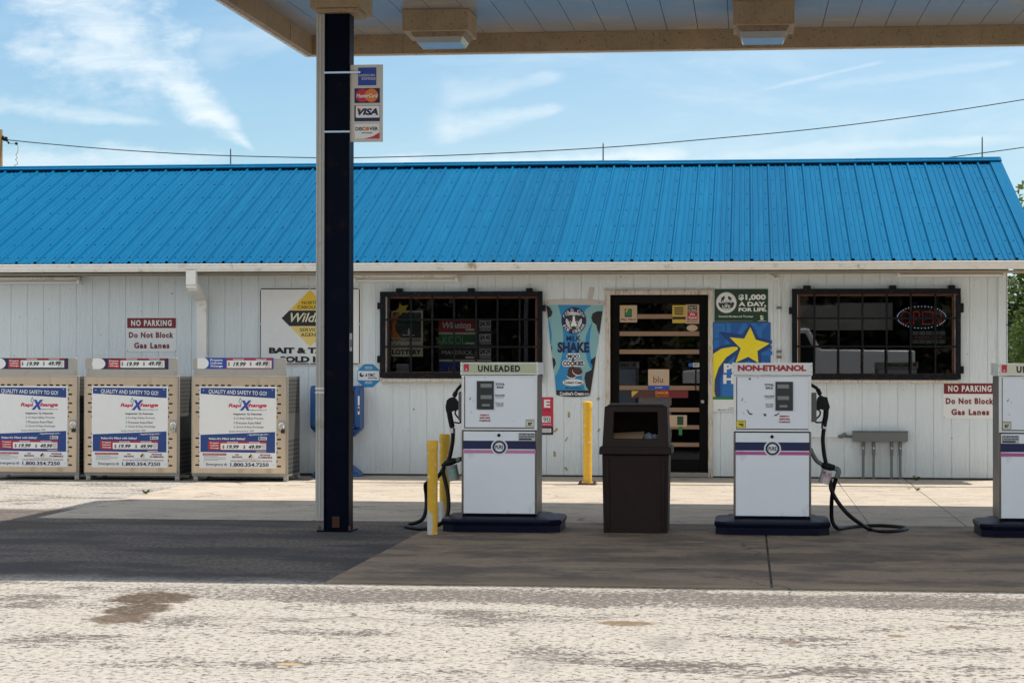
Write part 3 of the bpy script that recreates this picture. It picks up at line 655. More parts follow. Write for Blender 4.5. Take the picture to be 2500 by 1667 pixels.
# tape scraps left on the wall between cup sign and door
for u, v, w_, h_, a in ((1345, 975, 6, 12, .5), (1389, 1012, 5, 14, 0), (1357, 1050, 12, 5, .8), (1354, 1108, 6, 13, .1), (1382, 1144, 10, 6, -.8), (1461, 973, 8, 6, .6), (1462, 1050, 9, 5, 1), (1383, 1072, 12, 3, 1)):
    c = at(u, v, YW - .001); s_ = 24.6 / FPX; ca, sa = math.cos(a), math.sin(a)
    tp = MB(O); tp.add([c + Vector((i * w_ * s_ / 2 * ca - j * h_ * s_ / 2 * sa, 0, i * w_ * s_ / 2 * sa + j * h_ * s_ / 2 * ca)) for i, j in ((-1, -1), (1, -1), (1, 1), (-1, 1))], [(0, 1, 2, 3)], mat('old_tape', (.40, .30, .15), .6, var=.4, vscale=40)); tp.build('tape_scrap', store, smooth=False)

# ------------------------------------------------------------------ fixtures on the facade
def strip_light(px0, px1, py0, py1, label):
    a, b = wx(px0), wx(px1); z1, z0 = wz(py0), wz(py1); o = Vector(((a + b) / 2, YW, z0))
    t = thing('strip_light', label, 'light', o, 'fluorescent strip lights under the eave')
    m = MB(o); m.box(a, b, YW - .09, YW - .001, z0 + .055, z1, TRIM); m.box(a, a + .03, YW - .12, YW - .001, z0, z0 + .0545, TRIM); m.box(b - .03, b, YW - .12, YW - .001, z0, z0 + .0545, TRIM); m.build('housing', t, .003)
    m = MB(o); m.tube([(a + .03, YW - .07, z0 + .022), (b - .03, YW - .07, z0 + .022)], .017, I('white'), 10); m.build('tube', t)
strip_light(-60, 200, 673, 691, 'long strip light under the eave left of the downspout')
strip_light(864, 1120, 668.6, 688, 'long strip light under the eave above the lottery sign window')
strip_light(2189, 2453, 661.5, 679, 'long strip light under the eave at the right corner')

def conduit():
    o = at(2148, 1077, YW); t = thing('wiring_trough', 'grey electrical trough on four pipes low on the white wall', 'electrical box', o)
    m = MB(o); a, b = wx(2081.6), wx(2214.6); z1, z0 = wz(1051, 2148), wz(1077, 2148)
    m.box(a, b, YW - .13, YW - .001, z0, z1 - .012, GREYPAINT); m.box(a - .006, b + .006, YW - .137, YW - .001, z1 - .0115, z1, GREYPAINT); m.build('box', t, .003)
    for px in (2107, 2132, 2175.7, 2197):
        m = MB(o); x = wx(px); m.tube([(x, YW - .06, .0), (x, YW - .06, z0 - .01)], .015, GREYPAINT, 10); m.tube([(x, YW - .06, z0 - .16), (x, YW - .06, z0 - .03), (x, YW - .06, z0)], [.02, .022, .018], GREYPAINT, 10); m.tube([(x - .001, YW - .062, z0 - .075), (x, YW - .085, z0 - .075)], .011, CHROME, 8); m.build('pipe', t)
    o2 = at(1902, 1000, YW); t2 = thing('wall_conduit', 'thin white pipe bending down the wall right of the green poster', 'pipe', o2)
    m = MB(o2); yy = YW - .02; zz = wz(667); zl = wz(1064.5, 2000)
    path = [(wx(1480), yy, zz), (wx(1840), yy, zz), (wx(1872), yy, zz - .012), (wx(1893), yy, zz - .075), (wx(1902), yy, zz - .19), (wx(1902), yy, zl + .2), (wx(1903), yy, zl + .04), (wx(1912), yy, zl), (wx(2045), yy, zl)]
    m.tube(spline(path, 4), .010, TRIM, 8); m.build('pipe', t2)
    for py in (752, 858, 871): m = MB(o2); m.box(wx(1896), wx(1908), YW - .035, YW - .001, wz(py + 3), wz(py - 3), GREYPAINT); m.build('clamp', t2)
    m = MB(o2); m.tube([(wx(2045), yy, zl), (wx(2052), yy, zl), (wx(2062), yy, zl + .02), (wx(2068), yy, zl), (wx(2080), yy, zl)], [.013, .022, .03, .016, .016], GREYPAINT, 10); m.build('coupling', t2)
conduit()
for px, py0, py1, lab in ((563, 362, 416, 'thin lightning rod at the left of the blue roof ridge'), (1472.5, 348, 404, 'thin lightning rod at the middle of the blue roof ridge'), (2398, 333, 393, 'thin lightning rod at the right end of the blue roof ridge')):
    b = at(px, py1, YR); tp_ = at(px, py0, YR); m = MB(b)
    m.tube([b, b + Vector((0, 0, .05)), b + Vector((0, 0, .06)), tp_ - Vector((0, 0, .03)), tp_], [.012, .012, .009, .008, .002], mat('weathered_rod', (.03, .03, .03), .5), 8)
    tag(m.build('lightning_rod'), lab, 'lightning rod', 'lightning rods on the ridge')

# ------------------------------------------------------------------ facade signs
def no_parking(crop, bx, label, faded):
    t, G = sign('parking_sign', label, 'sign', crop, bx, YW, .005, 'white', 'red and white parking signs on the wall')
    u0, v0, u1, v1 = bx; W, H = u1 - u0, v1 - v0; X = lambda f_: u0 + W * f_; V = lambda f_: v0 + H * f_
    rd = 'darkred'
    G.rrect(X(.01), V(.02), X(.99), V(.315), H * .02, rd, 1)
    G.text('NO PARKING', X(.09), V(.08), X(.905), V(.255), 'white', 2, bold=.04, sp=1.25)
    G.text('Do Not Block', X(.045), V(.43), X(.94), V(.60), rd, 2, bold=.045, sp=1.2); G.text('Gas Lanes', X(.15), V(.735), X(.86), V(.905), rd, 2, bold=.045, sp=1.2)
    for a, b in ((.02, .97), (.98, .97)): G.ell(X(a), V(b), H * .012, H * .012, 'black', 2, 8)
    G.build('lettering', t)
no_parking((0, 0, 1), (309.6, 774.5, 431, 858.5), 'red and white parking sign left of the downspout, above the propane cages', True)
no_parking((0, 0, 1), (2303, 933.7, 2433, 1021.5), 'red and white parking sign under the window with the lit sign', False)

c6 = (600, 640, 6.27)
t, G = sign('bait_shop_sign', 'large white sign with a yellow diamond, partly behind the blue column', 'sign', c6, (207, 383, 1770, 1572), YW, .02)
for a, b, c, d in ((222, 398, 1755, 416), (222, 1545, 1755, 1562), (222, 416, 236, 1545), (1738, 416, 1755, 1545)): G.rect(a, b, c, d, 'black', 1)
G.poly([(555, 857), (990, 425), (1425, 857), (990, 1292)], 'yellow', 1); G.poly([(680, 982), (1300, 982), (990, 1292)], 'paleyellow', 2)
G.poly([(555, 857), (672, 740), (1308, 740), (1425, 857), (1304, 978), (676, 978)], 'black', 3); G.rect(672, 731, 1310, 739, 'cream', 3); G.rect(676, 979, 1304, 986, 'cream', 3)
G.text('NORTH', 865, 597, 1115, 645, 'black', 3, bold=.01); G.text('CAROLINA', 798, 665, 1182, 715, 'black', 3, bold=.01); G.text('Wildlife', 695, 775, 1295, 918, 'cream', 4, bold=.015, shear=.35)
G.text('SERVICE', 832, 1008, 1150, 1062, 'black', 3, bold=.01); G.text('AGENT', 850, 1082, 1130, 1138, 'black', 3, bold=.01)
G.text('BAIT & TACKLE', 362, 1305, 1640, 1398, 'black', 2, bold=.06); G.text('SOLD HERE', 530, 1440, 1450, 1535, 'black', 2, bold=.06)
for a, b in ((230, 410), (985, 402), (1746, 406), (224, 945), (1740, 950), (1740, 1556), (985, 1556)): G.ell(a, b, 13, 13, 'silver', 3, 10)
G.build('lettering', t)

c7 = (740, 860, 3.409)
oct_ = [(452, 235), (508, 290), (582, 290), (638, 235), (638, 152), (582, 98), (508, 98), (452, 152)]
t, G = sign('security_sign', 'small blue eight-sided security sign left of the barred window', 'sign', c7, (452, 98, 638, 290), YW, .004, 'sky', outline=oct_)
G.rect(456, 155, 634, 232, 'white', 1); G.ell(488, 187, 18, 18, 'navy', 2); G.ell(494, 180, 9, 9, 'white', 3); G.text('ATMC', 512, 175, 602, 203, 'navy', 2, bold=.03, shear=.3); G.text('security', 540, 206, 620, 222, 'navy', 2, bold=.03, shear=.3)
for v in (120, 133, 242, 255): G.rect(515, v, 576, v + 4, 'white', 1)
G.build('lettering', t)

# milkshake cup
c8 = (1300, 640, 4.355)
t, G = sign('cup_sign', 'blue cardboard milkshake cup with a straw beside the shop door', 'sign', c8, (133, 395, 768, 1430), YW, .006, 'teal',
            outline=[(148, 450), (255, 1412), (330, 1426), (440, 1432), (540, 1428), (613, 1418), (757, 450), (440, 440)][::1], panel='cup')
o_ = t.location.copy(); f0 = facade_map(*c8, YW, 450, 912)
lid = MB(o_); L_ = [(133, 452), (768, 458), (768, 420), (700, 405), (560, 397), (440, 395), (300, 398), (190, 404), (137, 412)]
lid.prism(L_, lambda u, v: f0(u, v, .009), lambda u, v: f0(u, v, .001), mat('lid_card', (.52, .49, .47), .6)); lid.build('lid', t, smooth=False)
stw = MB(o_); stw.prism([(585, 402), (634, 404), (657, 278), (640, 268), (612, 268), (603, 278)], lambda u, v: f0(u, v, .006), lambda u, v: f0(u, v, .001), mat('lid_card', (.52, .49, .47))); stw.build('straw', t, smooth=False)
G.poly([(270, 450), (330, 450), (640, 450), (570, 500), (520, 580), (480, 700), (470, 860), (490, 1020), (520, 1130), (530, 1260), (560, 1360), (252, 1362), (240, 1225), (290, 1120), (320, 960), (330, 800), (315, 620), (290, 520)], 'sky', 1)
G.poly([(640, 630), (600, 700), (565, 800), (562, 920), (580, 1040), (620, 1130), (640, 1120), (620, 1000), (605, 870), (615, 740)], 'sky', 1)
G.poly([(163, 580), (185, 640), (205, 760), (200, 870), (190, 880)], 'sky', 1)
for pts in ([(150, 460), (185, 480), (213, 530), (200, 575), (163, 592)], [(745, 522), (690, 522), (640, 545), (625, 590), (640, 635), (680, 670), (690, 720), (712, 770)], [(675, 1002), (630, 1030), (615, 1060), (640, 1105), (625, 1145), (565, 1175), (552, 1230), (570, 1320), (600, 1362), (622, 1362)],
            [(210, 1010), (240, 1030), (250, 1080), (222, 1140)], [(195, 880), (212, 905), (205, 960)]): G.poly(pts, 'black', 2)
G.poly([(252, 1362), (622, 1362), (613, 1418), (540, 1428), (440, 1432), (330, 1426), (256, 1412)], 'black', 2)
G.text("Cookies'n Cream", 292, 1375, 545, 1415, 'white', 3, bold=.03); G.text('milkshake', 552, 1384, 612, 1412, 'white', 3, bold=0)
G.ell(440, 622, 132, 143, 'navy', 3, 36); G.ell(440, 622, 85, 92, 'white', 4, 30); G.ell(440, 622, 79, 86, 'silver', 5, 30)
G.arc('COLD COW', 440, 622, 110, -64, 64, 34, 'white', 5, bold=.02); G.arc('ICE CREAM', 440, 626, 112, 244, 116, 32, 'white', 5, inward=True, bold=.02)
G.poly([(358, 575), (400, 560), (440, 566), (480, 560), (522, 575), (505, 610), (485, 640), (478, 690), (455, 715), (425, 715), (402, 690), (395, 640), (375, 612)], 'dark', 6)
G.ell(366, 588, 26, 13, 'black', 6.5, 14, rot=15); G.ell(514, 588, 26, 13, 'black', 6.5, 14, rot=-15); G.poly([(430, 572), (450, 572), (454, 620), (474, 668), (464, 700), (416, 700), (406, 668), (426, 620)], 'white', 7); G.ell(440, 693, 25, 14, 'dark', 8, 14); G.ell(405, 632, 5, 7, 'white', 8, 8); G.ell(475, 632, 5, 7, 'white', 8, 8)
G.text('MILK', 362, 782, 514, 838, 'navy', 3, bold=.03); G.text('SHAKE', 266, 848, 604, 962, 'navy', 3, bold=.05)
G.rrect(362, 970, 505, 1030, 26, 'white', 3); G.rrect(318, 1042, 552, 1110, 28, 'white', 3); G.text('MOO', 372, 980, 495, 1022, 'black', 4, bold=.05); G.text('&', 420, 1020, 450, 1052, 'black', 5, bold=.04); G.text('COOKIES', 326, 1050, 545, 1102, 'black', 4, bold=.05)
G.ell(425, 1160, 48, 55, 'brown', 3); G.ell(418, 1205, 52, 32, 'white', 4); G.ell(418, 1198, 50, 30, 'brown', 5); G.ell(478, 1165, 55, 40, 'white', 6, rot=20); G.ell(480, 1158, 53, 38, 'brown', 7, rot=20)
G.ell(433, 1278, 112, 36, 'white', 3); G.text("Cookies'n Cream", 336, 1260, 530, 1294, 'brown', 4, bold=.03); G.text('307 g (15.5 fl.oz.)', 350, 1328, 520, 1350, 'navy', 3)
for a, b in ((165, 432), (712, 434)): G.ell(a, b, 5, 5, 'black', 8, 8)
G.build('artwork', t)

# green lottery board
c9 = (1720, 660, 4.355)
t, G = sign('lottery_sign', 'dark green board with a round silver badge and white prize wording', 'sign', c9, (108, 200, 675, 550), YW, .012, 'darkgreen')
G.ell(232, 343, 110, 112, 'silver', 1, 36); G.ell(232, 343, 103, 105, 'white', 2, 36)
G.poly([(180, 290), (215, 270), (215, 300), (200, 320), (265, 320), (250, 300), (250, 270), (285, 290), (290, 330), (320, 350), (300, 395), (232, 405), (165, 395), (145, 350), (175, 330)], 'dark', 3)
G.text('Lucky', 160, 308, 305, 352, 'white', 4, bold=.05, rot=-5); G.text('for', 218, 352, 248, 366, 'white', 4); G.text('LIFE', 190, 370, 275, 394, 'white', 4, bold=.03)
G.arc('MONDAYS AND THURSDAYS', 232, 335, 84, 225, 135, 9, 'dark', 3, inward=True)
G.text('$1,000', 362, 255, 652, 325, 'white', 1, bold=.05); G.text('A DAY,', 362, 335, 655, 392, 'white', 1, bold=.05); G.text('FOR LIFE.', 362, 398, 664, 438, 'white', 1, bold=.05)
G.text('Drawings Mondays and Thursdays', 152, 480, 516, 504, 'white', 1, bold=.02); G.rect(590, 478, 632, 530, 'royal', 1); G.ell(604, 492, 14, 16, 'amber', 2, 12); G.ell(618, 498, 10, 13, 'mint', 2.5, 12); G.rect(596, 512, 626, 526, 'white', 3)
G.rect(120, 536, 510, 539, 'grey', 1); G.rect(565, 536, 655, 540, 'white', 1)
G.build('artwork', t)

# star poster
t, G = sign('star_poster', 'blue poster with a yellow shooting star, behind the red-lettered pump', 'poster', c9, (88, 553, 703, 1500), YW, .008, 'poster')
G.text('PLAY', 95, 560, 690, 720, 'posterlite', 1, bold=.06); G.text('HERE', 95, 740, 720, 900, 'posterlite', 1, bold=.06)
G.poly([(487, 565), (575, 712), (703, 745), (703, 815), (600, 880), (610, 1010), (465, 960), (300, 1030), (345, 850), (150, 650), (400, 680)], 'posterdark', 2)
G.poly([(88, 845), (170, 800), (300, 780), (390, 800), (390, 850), (290, 930), (200, 1040), (160, 1170), (165, 1345), (88, 1345)], 'posterdark', 2.4)
ring = [(330, 900), (230, 1000), (185, 1130), (180, 1345), (300, 1345), (610, 1345), (690, 1200), (690, 1000), (600, 950)]
G.poly(ring, 'posterlite', 1.6)
G.poly([(88, 890), (180, 832), (300, 812), (350, 815), (356, 836), (330, 855), (230, 925), (150, 1035), (108, 1165), (104, 1280), (118, 1345), (88, 1345)], 'star', 4)
G.poly([(487, 603), (545, 737), (692, 777), (562, 856), (572, 982), (465, 918), (328, 982), (385, 830), (268, 712), (422, 726)], 'star', 4)
G.text('PLAY', 205, 990, 590, 1088, 'white', 5, bold=.05); G.text('HERE', 200, 1108, 600, 1205, 'white', 5, bold=.05)
G.rect(88, 1345, 703, 1372, 'green', 5); G.rect(88, 1373, 703, 1500, 'white', 5); G.text('Must be 18 to play.', 145, 1474, 345, 1492, 'black', 6); G.text('Gamble responsibly', 262, 1455, 420, 1468, 'black', 6)
G.build('artwork', t)

# red price poster by the first pump
cA = (1020, 870, 3.4075)
t, G = sign('price_poster', 'red price poster half hidden by the first pump', 'poster', cA, (862, 338, 1127, 650), YW, .004, 'crimson')
G.text('E', 1050, 358, 1102, 425, 'white', 1, bold=.04); G.text('I N', 1050, 437, 1100, 452, 'maroon', 1); G.rect(940, 497, 1105, 548, 'white', 1); G.text('90', 1045, 503, 1100, 543, 'black', 2, bold=.0)
G.rect(900, 563, 1112, 567, 'white', 1); G.rect(862, 582, 1127, 650, 'black', 1); G.rect(900, 598, 1110, 632, 'white', 2)
for k in range(3): G.rect(910, 604 + k * 9, 1100, 608 + k * 9, 'grey', 3)
G.build('artwork', t)

# ------------------------------------------------------------------ things hanging inside the windows
YI = YW + .085
cB = (900, 640, 4.9)
t, G = sign('window_poster', 'lottery poster with an orange star inside the left barred window', 'poster', cB, (268, 580, 650, 1128), YI, .002, 'cream')
G.rrect(290, 600, 628, 900, 20, 'dark', 1); G.rect(320, 640, 500, 750, 'darkgreen', 2); G.rect(320, 750, 628, 760, 'green', 2); G.rect(320, 760, 628, 905, 'dark', 2)
G.poly([(268, 905), (268, 680), (300, 630), (350, 595), (372, 630), (335, 690), (318, 760), (330, 830), (390, 905)], 'orange', 3)
G.poly([(370, 482), (400, 520), (478, 512), (445, 565), (470, 610), (410, 602), (372, 640), (362, 590), (310, 585), (360, 550)], 'amber', 4)
G.poly([(468, 860), (475, 790), (488, 790), (495, 860)], 'white', 4); G.rect(410, 868, 550, 878, 'white', 4)
G.text('NORTH CAROLINA', 270, 915, 625, 950, 'black', 2); G.text('Education', 280, 970, 630, 1020, 'black', 2, shear=.4, bold=0); G.text('LOTTERY', 280, 1045, 630, 1105, 'black', 2, bold=.05)
G.build('artwork', t)
t, G = sign('tobacco_price_board', 'stacked red, green and black price strips inside the left barred window', 'sign', cB, (838, 690, 1475, 1345), YI + .02, .004, 'dark')
G.rect(838, 695, 1285, 832, 'red', 1); G.text('Winston', 880, 715, 1225, 792, 'white', 2, shear=.2, bold=.03); G.rect(838, 838, 1280, 865, 'cream', 1)
G.rect(838, 868, 1280, 990, 'green', 1); G.text('KOOL', 888, 885, 1160, 980, 'mint', 2, bold=.0); G.rect(850, 1035, 1280, 1150, 'black', 1); G.text('MAVERICK', 878, 1055, 1245, 1105, 'cream', 2, bold=0)
G.rect(845, 1165, 1470, 1188, 'cream', 1); G.rect(845, 1192, 1470, 1340, 'royal', 1); G.text('blu', 955, 1250, 1050, 1310, 'tan', 2, bold=0)
for v, p in ((698, '$4.30'), (860, '$4.40'), (1030, '$4.29')):
    G.rect(1325, v, 1462, v + 85, 'white', 1); G.text(p, 1332, v + 8, 1455, v + 76, 'black', 2, bold=.03); G.rect(1328, v + 90, 1460, v + 124, 'silver', 1); G.text('per pack', 1335, v + 96, 1450, v + 118, 'dark', 2); G.rect(1160, v + 98, 1265, v + 120, 'white', 2)
G.build('lettering', t)
t, G = sign('paper_notice', 'blank grey notice low in the left barred window', 'notice', cB, (332, 1215, 485, 1338), YI, .002, 'grey'); G.rect(345, 1228, 470, 1232, 'silver', 1); G.build('lettering', t)

cC = (1900, 640, 3.92)
t, G = sign('open_sign', 'oval dotted light sign reading open inside the right barred window', 'sign', cC, (1125, 408, 1618, 648), YI, .012, 'black', outline=[(1371 + 250 * math.cos(a), 528 + 122 * math.sin(a)) for a in [-k * math.pi / 16 for k in range(32)]])
RL = mat('red_led', (.3, .01, .01), .4, emit=(1.0, .04, .05, .6)); WL = mat('blue_white_led', (.3, .35, .4), .4, emit=(.45, .75, 1.0, 1.5))
o_ = t.location.copy(); fm = facade_map(*cC, YI, 1371, 528)
disp = MB(o_); disp.add([fm(1371 + 245 * math.cos(-k * math.pi / 16), 528 + 118 * math.sin(-k * math.pi / 16), .0125) for k in range(32)], [tuple(range(32))], I('black'))
def dots(pts, m, name, r):
    b = disp
    for u, v in pts: b.add([fm(u + r * math.cos(-k * math.pi / 3), v + r * math.sin(-k * math.pi / 3), .0155) for k in range(6)], [tuple(range(6))], m)
dots([(1371 + 232 * math.cos(k * math.pi / 22), 528 + 104 * math.sin(k * math.pi / 22)) for k in range(44)], WL, 'border_light', 3.1)
def seg(pts, st=12.5):
    out = []
    for (a, b), (c, d) in zip(pts, pts[1:]):
        n = max(1, round(math.hypot(c - a, d - b) / st)); out += [(a + (c - a) * k / n, b + (d - b) * k / n) for k in range(n)]
    return out + [pts[-1]]
let = [(1218 + 45 * math.cos(k * math.pi / 11), 532 + 60 * math.sin(k * math.pi / 11)) for k in range(22)]
let += seg([(1295, 592), (1295, 475), (1340, 475), (1356, 500), (1340, 530), (1300, 530)]) + seg([(1452, 475), (1382, 475), (1382, 592), (1452, 592)]) + seg([(1392, 532), (1440, 532)]) + seg([(1480, 592), (1480, 475), (1558, 592), (1558, 475)])
dots(let, RL, 'letter_light', 2.9); disp.build('light_display', t, smooth=False)
t, G = sign('hours_sign', 'white card of opening hours inside the right barred window', 'sign', cC, (1280, 655, 1610, 782), YI, .002, 'black')
for k in range(5):
    for v in (660, 742):
        if k < 5: G.rect(1285 + k * 64, v, 1341 + k * 64, v + 36, 'grey', 1)
G.rect(1285, 702, 1605, 735, 'maroon', 1); G.text('HOURS', 1310, 708, 1570, 730, 'grey', 2)
G.build('lettering', t)
t, G = sign('poster_board', 'pale board standing behind the glass at the left of the right barred window', 'board', cC, (205, 390, 1095, 650), YI + .35, .004, 'silver'); G.rect(205, 390, 550, 412, 'dark', 1); G.build('artwork', t)

# ================================================================== canopy
YF = 21.05; ZF = at(1822, 120.6, YF).z; TILT = -math.tan(R(.76)); XC = at(752, 145, YF).x; YN = 13.72
OC = Vector((XC, 17.1, 0))
canopy = thing('fuel_canopy', 'flat cream canopy on a dark blue column over the fuel pumps', 'canopy', OC)
def cz(y): return ZF + (y - YF) * -TILT        # underside of the fascia, rising towards the store
HS = .19; XE = 8.0; FT = .055
m = MB(OC)
def bar(x0, x1, y0, y1, h0, h1, mt):
    m.add([(x, y, cz(y) + h) for h in (h0, h1) for x, y in ((x0, y0), (x1, y0), (x1, y1), (x0, y1))], [(0, 3, 2, 1), (4, 5, 6, 7), (0, 1, 5, 4), (1, 2, 6, 5), (2, 3, 7, 6), (3, 0, 4, 7)], mt)
# fascia: outer skin and return lip
bar(XC, XE, YF - FT, YF, 0, .80, CREAM); bar(XC, XE, YN, YN + FT, 0, .80, CREAM); bar(XC, XC + FT, YN + FT + .001, YF - FT - .001, 0, .80, CREAM)
bar(XC - .03, XE, YF + .001, YF + .03, -.012, .02, TRIM); bar(XC - .03, XC - .001, YN, YF, -.012, .02, TRIM)
xx = XC + .9
while xx < XE:                                   # cover strips at fascia joints
    bar(xx, xx + .085, YF - FT - .006, YF - FT - .0005, .001, HS - .004, CREAM); xx += 2.62
bar(XC + FT + .0005, XC + FT + .006, YF - 1.1, YF - 1.03, .001, HS - .004, CREAM); bar(XC + FT + .0005, XC + FT + .006, YF - 3.7, YF - 3.63, .001, HS - .004, CREAM)
m.build('fascia', canopy, .003)
m = MB(OC); bar(XC + .02, XE, YN + .02, YF - .02, .77, .79, GREYPAINT); m.build('roof_deck', canopy)
m = MB(OC); P = .3048; xx = XC + FT - .06
while xx < XE:
    a, b = max(xx + .003, XC + FT + .002), xx + P - .003
    bar(a, b, YN + FT + .002, YF - FT - .002, HS, HS + .03, SOFFIT); bar(b - .001, b + .006, YN + FT, YF - FT, HS + .018, HS + .028, CUT); xx += P
bar(XC + FT + .001, XE, YF - FT - .03, YF - FT - .001, HS - .012, HS - .001, CREAM)
m.build('soffit', canopy, smooth=False)
# column
YC = gnd(825, 1297).y; pl, pr = at(791, 880, YC).x, at(852, 880, YC).x; cd_ = .19
m = MB(OC); ztop = cz(YC) + HS
m.box(pl, pl + .014, YC, YC + cd_, 0.012, ztop, NAVY); m.box(pr - .014, pr, YC, YC + cd_, .012, ztop, NAVY); m.box(pl + .014, pr - .014, YC + .006, YC + .02, .012, ztop, NAVY); m.box(pl + .014, pr - .014, YC + cd_ - .02, YC + cd_ - .006, .012, ztop, NAVY)
col_o = m.build('column', canopy, .003)
m = MB(OC); m.box(pl - .05, pr + .03, YC - .04, YC + cd_ + .04, .0, .012, NAVY); m.box(pl + .07, pl + .13, YC - .012, YC + .005, .03, .12, mat('rust', (.06, .022, .01), .9, var=.4)); m.build('base_plate', col_o, .003)
for bx_ in (pl - .03, pr + .012):
    m = MB(OC); m.tube([(bx_, YC - .02, .011), (bx_, YC - .02, .045)], .011, mat('rusty_plate', (.10, .05, .03), .8, var=.4, vscale=20), 6); m.build('anchor_bolt', col_o)
m = MB(OC); zc = at(820, 18, YC - .1).z; ca, cb = at(756, 40, YC - .1).x, at(880, 40, YC - .1).x
m.box(ca, cb, YC - .1, YC + cd_ + .25, zc, ztop - .002, CREAM); m.box(ca + .05, cb - .03, YC - .06, YC + cd_ + .15, zc - .035, zc - .001, CREAM); m.build('column_collar', canopy, .004)
m = MB(OC); da, db = at(769.5, 880, YC).x, at(790, 880, YC).x; dz = at(780, 1266, YC + .03).z; YD = YC + .02
PIPE = mat('grey_downpipe_paint', (.46, .45, .41), .5, var=.2, vscale=5, dirt=(.30, .26, .19), dirt_amt=.35, dscale=5)
pr_ = [(da, YD + .09), (da, YD), (da + .012, YD), (da + .016, YD + .006), (da + .024, YD + .006), (da + .028, YD), (db - .028, YD), (db - .024, YD + .006), (db - .016, YD + .006), (db - .012, YD), (db - .001, YD), (db - .001, YD + .09)]
m.prism(pr_, lambda a, b: Vector((a, b, dz)), lambda a, b: Vector((a, b, zc - .03)), PIPE)
for pz in (948, 958): m.box(da - .004, db + .002, YD - .004, YD + .09, at(780, pz, YD).z - .006, at(780, pz, YD).z + .006, TRIM)
m.build('downpipe', canopy, smooth=False)
m = MB(OC)
lb0, lb1 = at(857.5, 813, YC).z, at(857.5, 857, YC).z
m.box(pr + .0005, pr + .002, YC + .02, YC + .12, lb1, lb0, I('silver')); m.box(pr + .002, pr + .003, YC + .04, YC + .1, lb1 + .03, lb0 - .05, I('dark')); m.build('inspection_tag', col_o, smooth=False)

def canopy_light(box_, lens, Yf, label):
    x0, y0, x1, y1 = box_; a, b = at(x0, y0, Yf).x, at(x1, y0, Yf).x; zt = cz(Yf) + HS; z1 = at((x0 + x1) / 2, y1, Yf).z
    o = Vector(((a + b) / 2, Yf + .3, z1)); t = thing('canopy_light', label, 'light', o, 'box lights under the canopy')
    m = MB(o); m.box(a, b, Yf, Yf + .62, z1, zt + .008, CREAM); m.box(a - .006, b + .006, Yf - .006, Yf + .63, zt - .02, zt - .004, CREAM); m.build('housing', t, .004)
    la, lb = at(lens[0], lens[1], Yf + .06).x, at(lens[2], lens[1], Yf + .06).x; zl = at((x0 + x1) / 2, lens[3], Yf + .06).z
    zm = z1 - (z1 - zl) * .42; m = MB(o); m.frustum((la + .025, lb - .025, Yf + .085, Yf + .545), zm, (la, lb, Yf + .06, Yf + .57), z1 - .0015, mat('dirty_skirt_paint', (.26, .19, .12), .6, var=.3, dirt=(.05, .03, .02), dirt_amt=.4, dscale=30), True); m.build('skirt', t, .003)
    m = MB(o); m.frustum((la + .055, lb - .055, Yf + .115, Yf + .515), zl, (la + .026, lb - .026, Yf + .086, Yf + .544), zm - .0015, mat('milky_lens', (.42, .44, .46), .12, var=.05), True); m.build('lens', t, .004)
canopy_light((982, 13, 1143, 75), (1002, 73, 1136, 103), 19.35, 'cream box light under the canopy nearest the blue column')
canopy_light((1790, 3, 1940, 60), (1799, 60, 1928, 92), 19.15, 'cream box light under the canopy above the red-lettered pump')

# payment card sign strapped to the column
c2 = (500, 0, 3.5632)
YS = YC + .02
f0 = facade_map(*c2, YS, 1400, 900); a = f0(1400, 1235); cards = thing('card_sign', 'tall white payment card sign strapped to the blue column', 'sign', a)
m = MB(a); q0, q1 = f0(1262, 1235), f0(1547, 565); m.box(q0.x, q1.x, YS, YS + .018, q0.z, q1.z, mat('sign_plastic', (.62, .58, .52), .5, var=.06)); m.build('panel', cards, .003)
for v in (633, 1147):
    m = MB(a); z = f0(0, v).z; m.box(pl - .002, q0.x + (.09 if v == 633 else .005), YC - .006, YC - .0035, z - .008, z + .008, CHROME)
    m.box(pr + .0006, pr + .004, YC - .0035, YC + .1, z - .007, z + .007, CHROME); m.build('strap', cards, .001)
G = Gfx(lambda u, v, l=0.0: f0(u, v, .0005 + l), a)
G.rect(1333, 590, 1492, 745, 'royal', 1); G.text('AMERICAN', 1337, 646, 1478, 668, 'silver', 2, bold=.02); G.text('EXPRESS', 1366, 676, 1488, 698, 'silver', 2, bold=.02)
G.rect(1302, 770, 1523, 898, 'navy', 1); G.ell(1372, 833, 58, 58, 'crimson', 2, 30); G.ell(1450, 833, 58, 58, 'orange', 3, 30); G.text('MasterCard', 1320, 818, 1504, 852, 'white', 4, bold=.025, shear=.15)
G.rect(1302, 920, 1523, 1057, 'royal', 1); G.rect(1302, 920, 1523, 1057, 'navy', 1.3); G.rrect(1314, 923, 1521, 1026, 8, 'white', 2); G.text('VISA', 1328, 945, 1508, 1004, 'navy', 3, bold=.05, shear=.25); G.poly([(1320, 943), (1352, 943), (1362, 972), (1340, 950)], 'orange', 4)
G.rect(1302, 1080, 1523, 1210, 'silver', 1); G.rect(1304, 1082, 1521, 1208, 'white', 2); G.text('DISC', 1312, 1106, 1396, 1138, 'black', 3, bold=.03); G.ell(1415, 1122, 17, 17, 'orange', 3, 20); G.text('VER', 1432, 1106, 1508, 1138, 'black', 3, bold=.03); G.text('NETWORK', 1366, 1152, 1460, 1164, 'black', 3); G.poly([(1521, 1155), (1521, 1208), (1385, 1208), (1460, 1190)], 'crimson', 3)
G.build('lettering', cards)

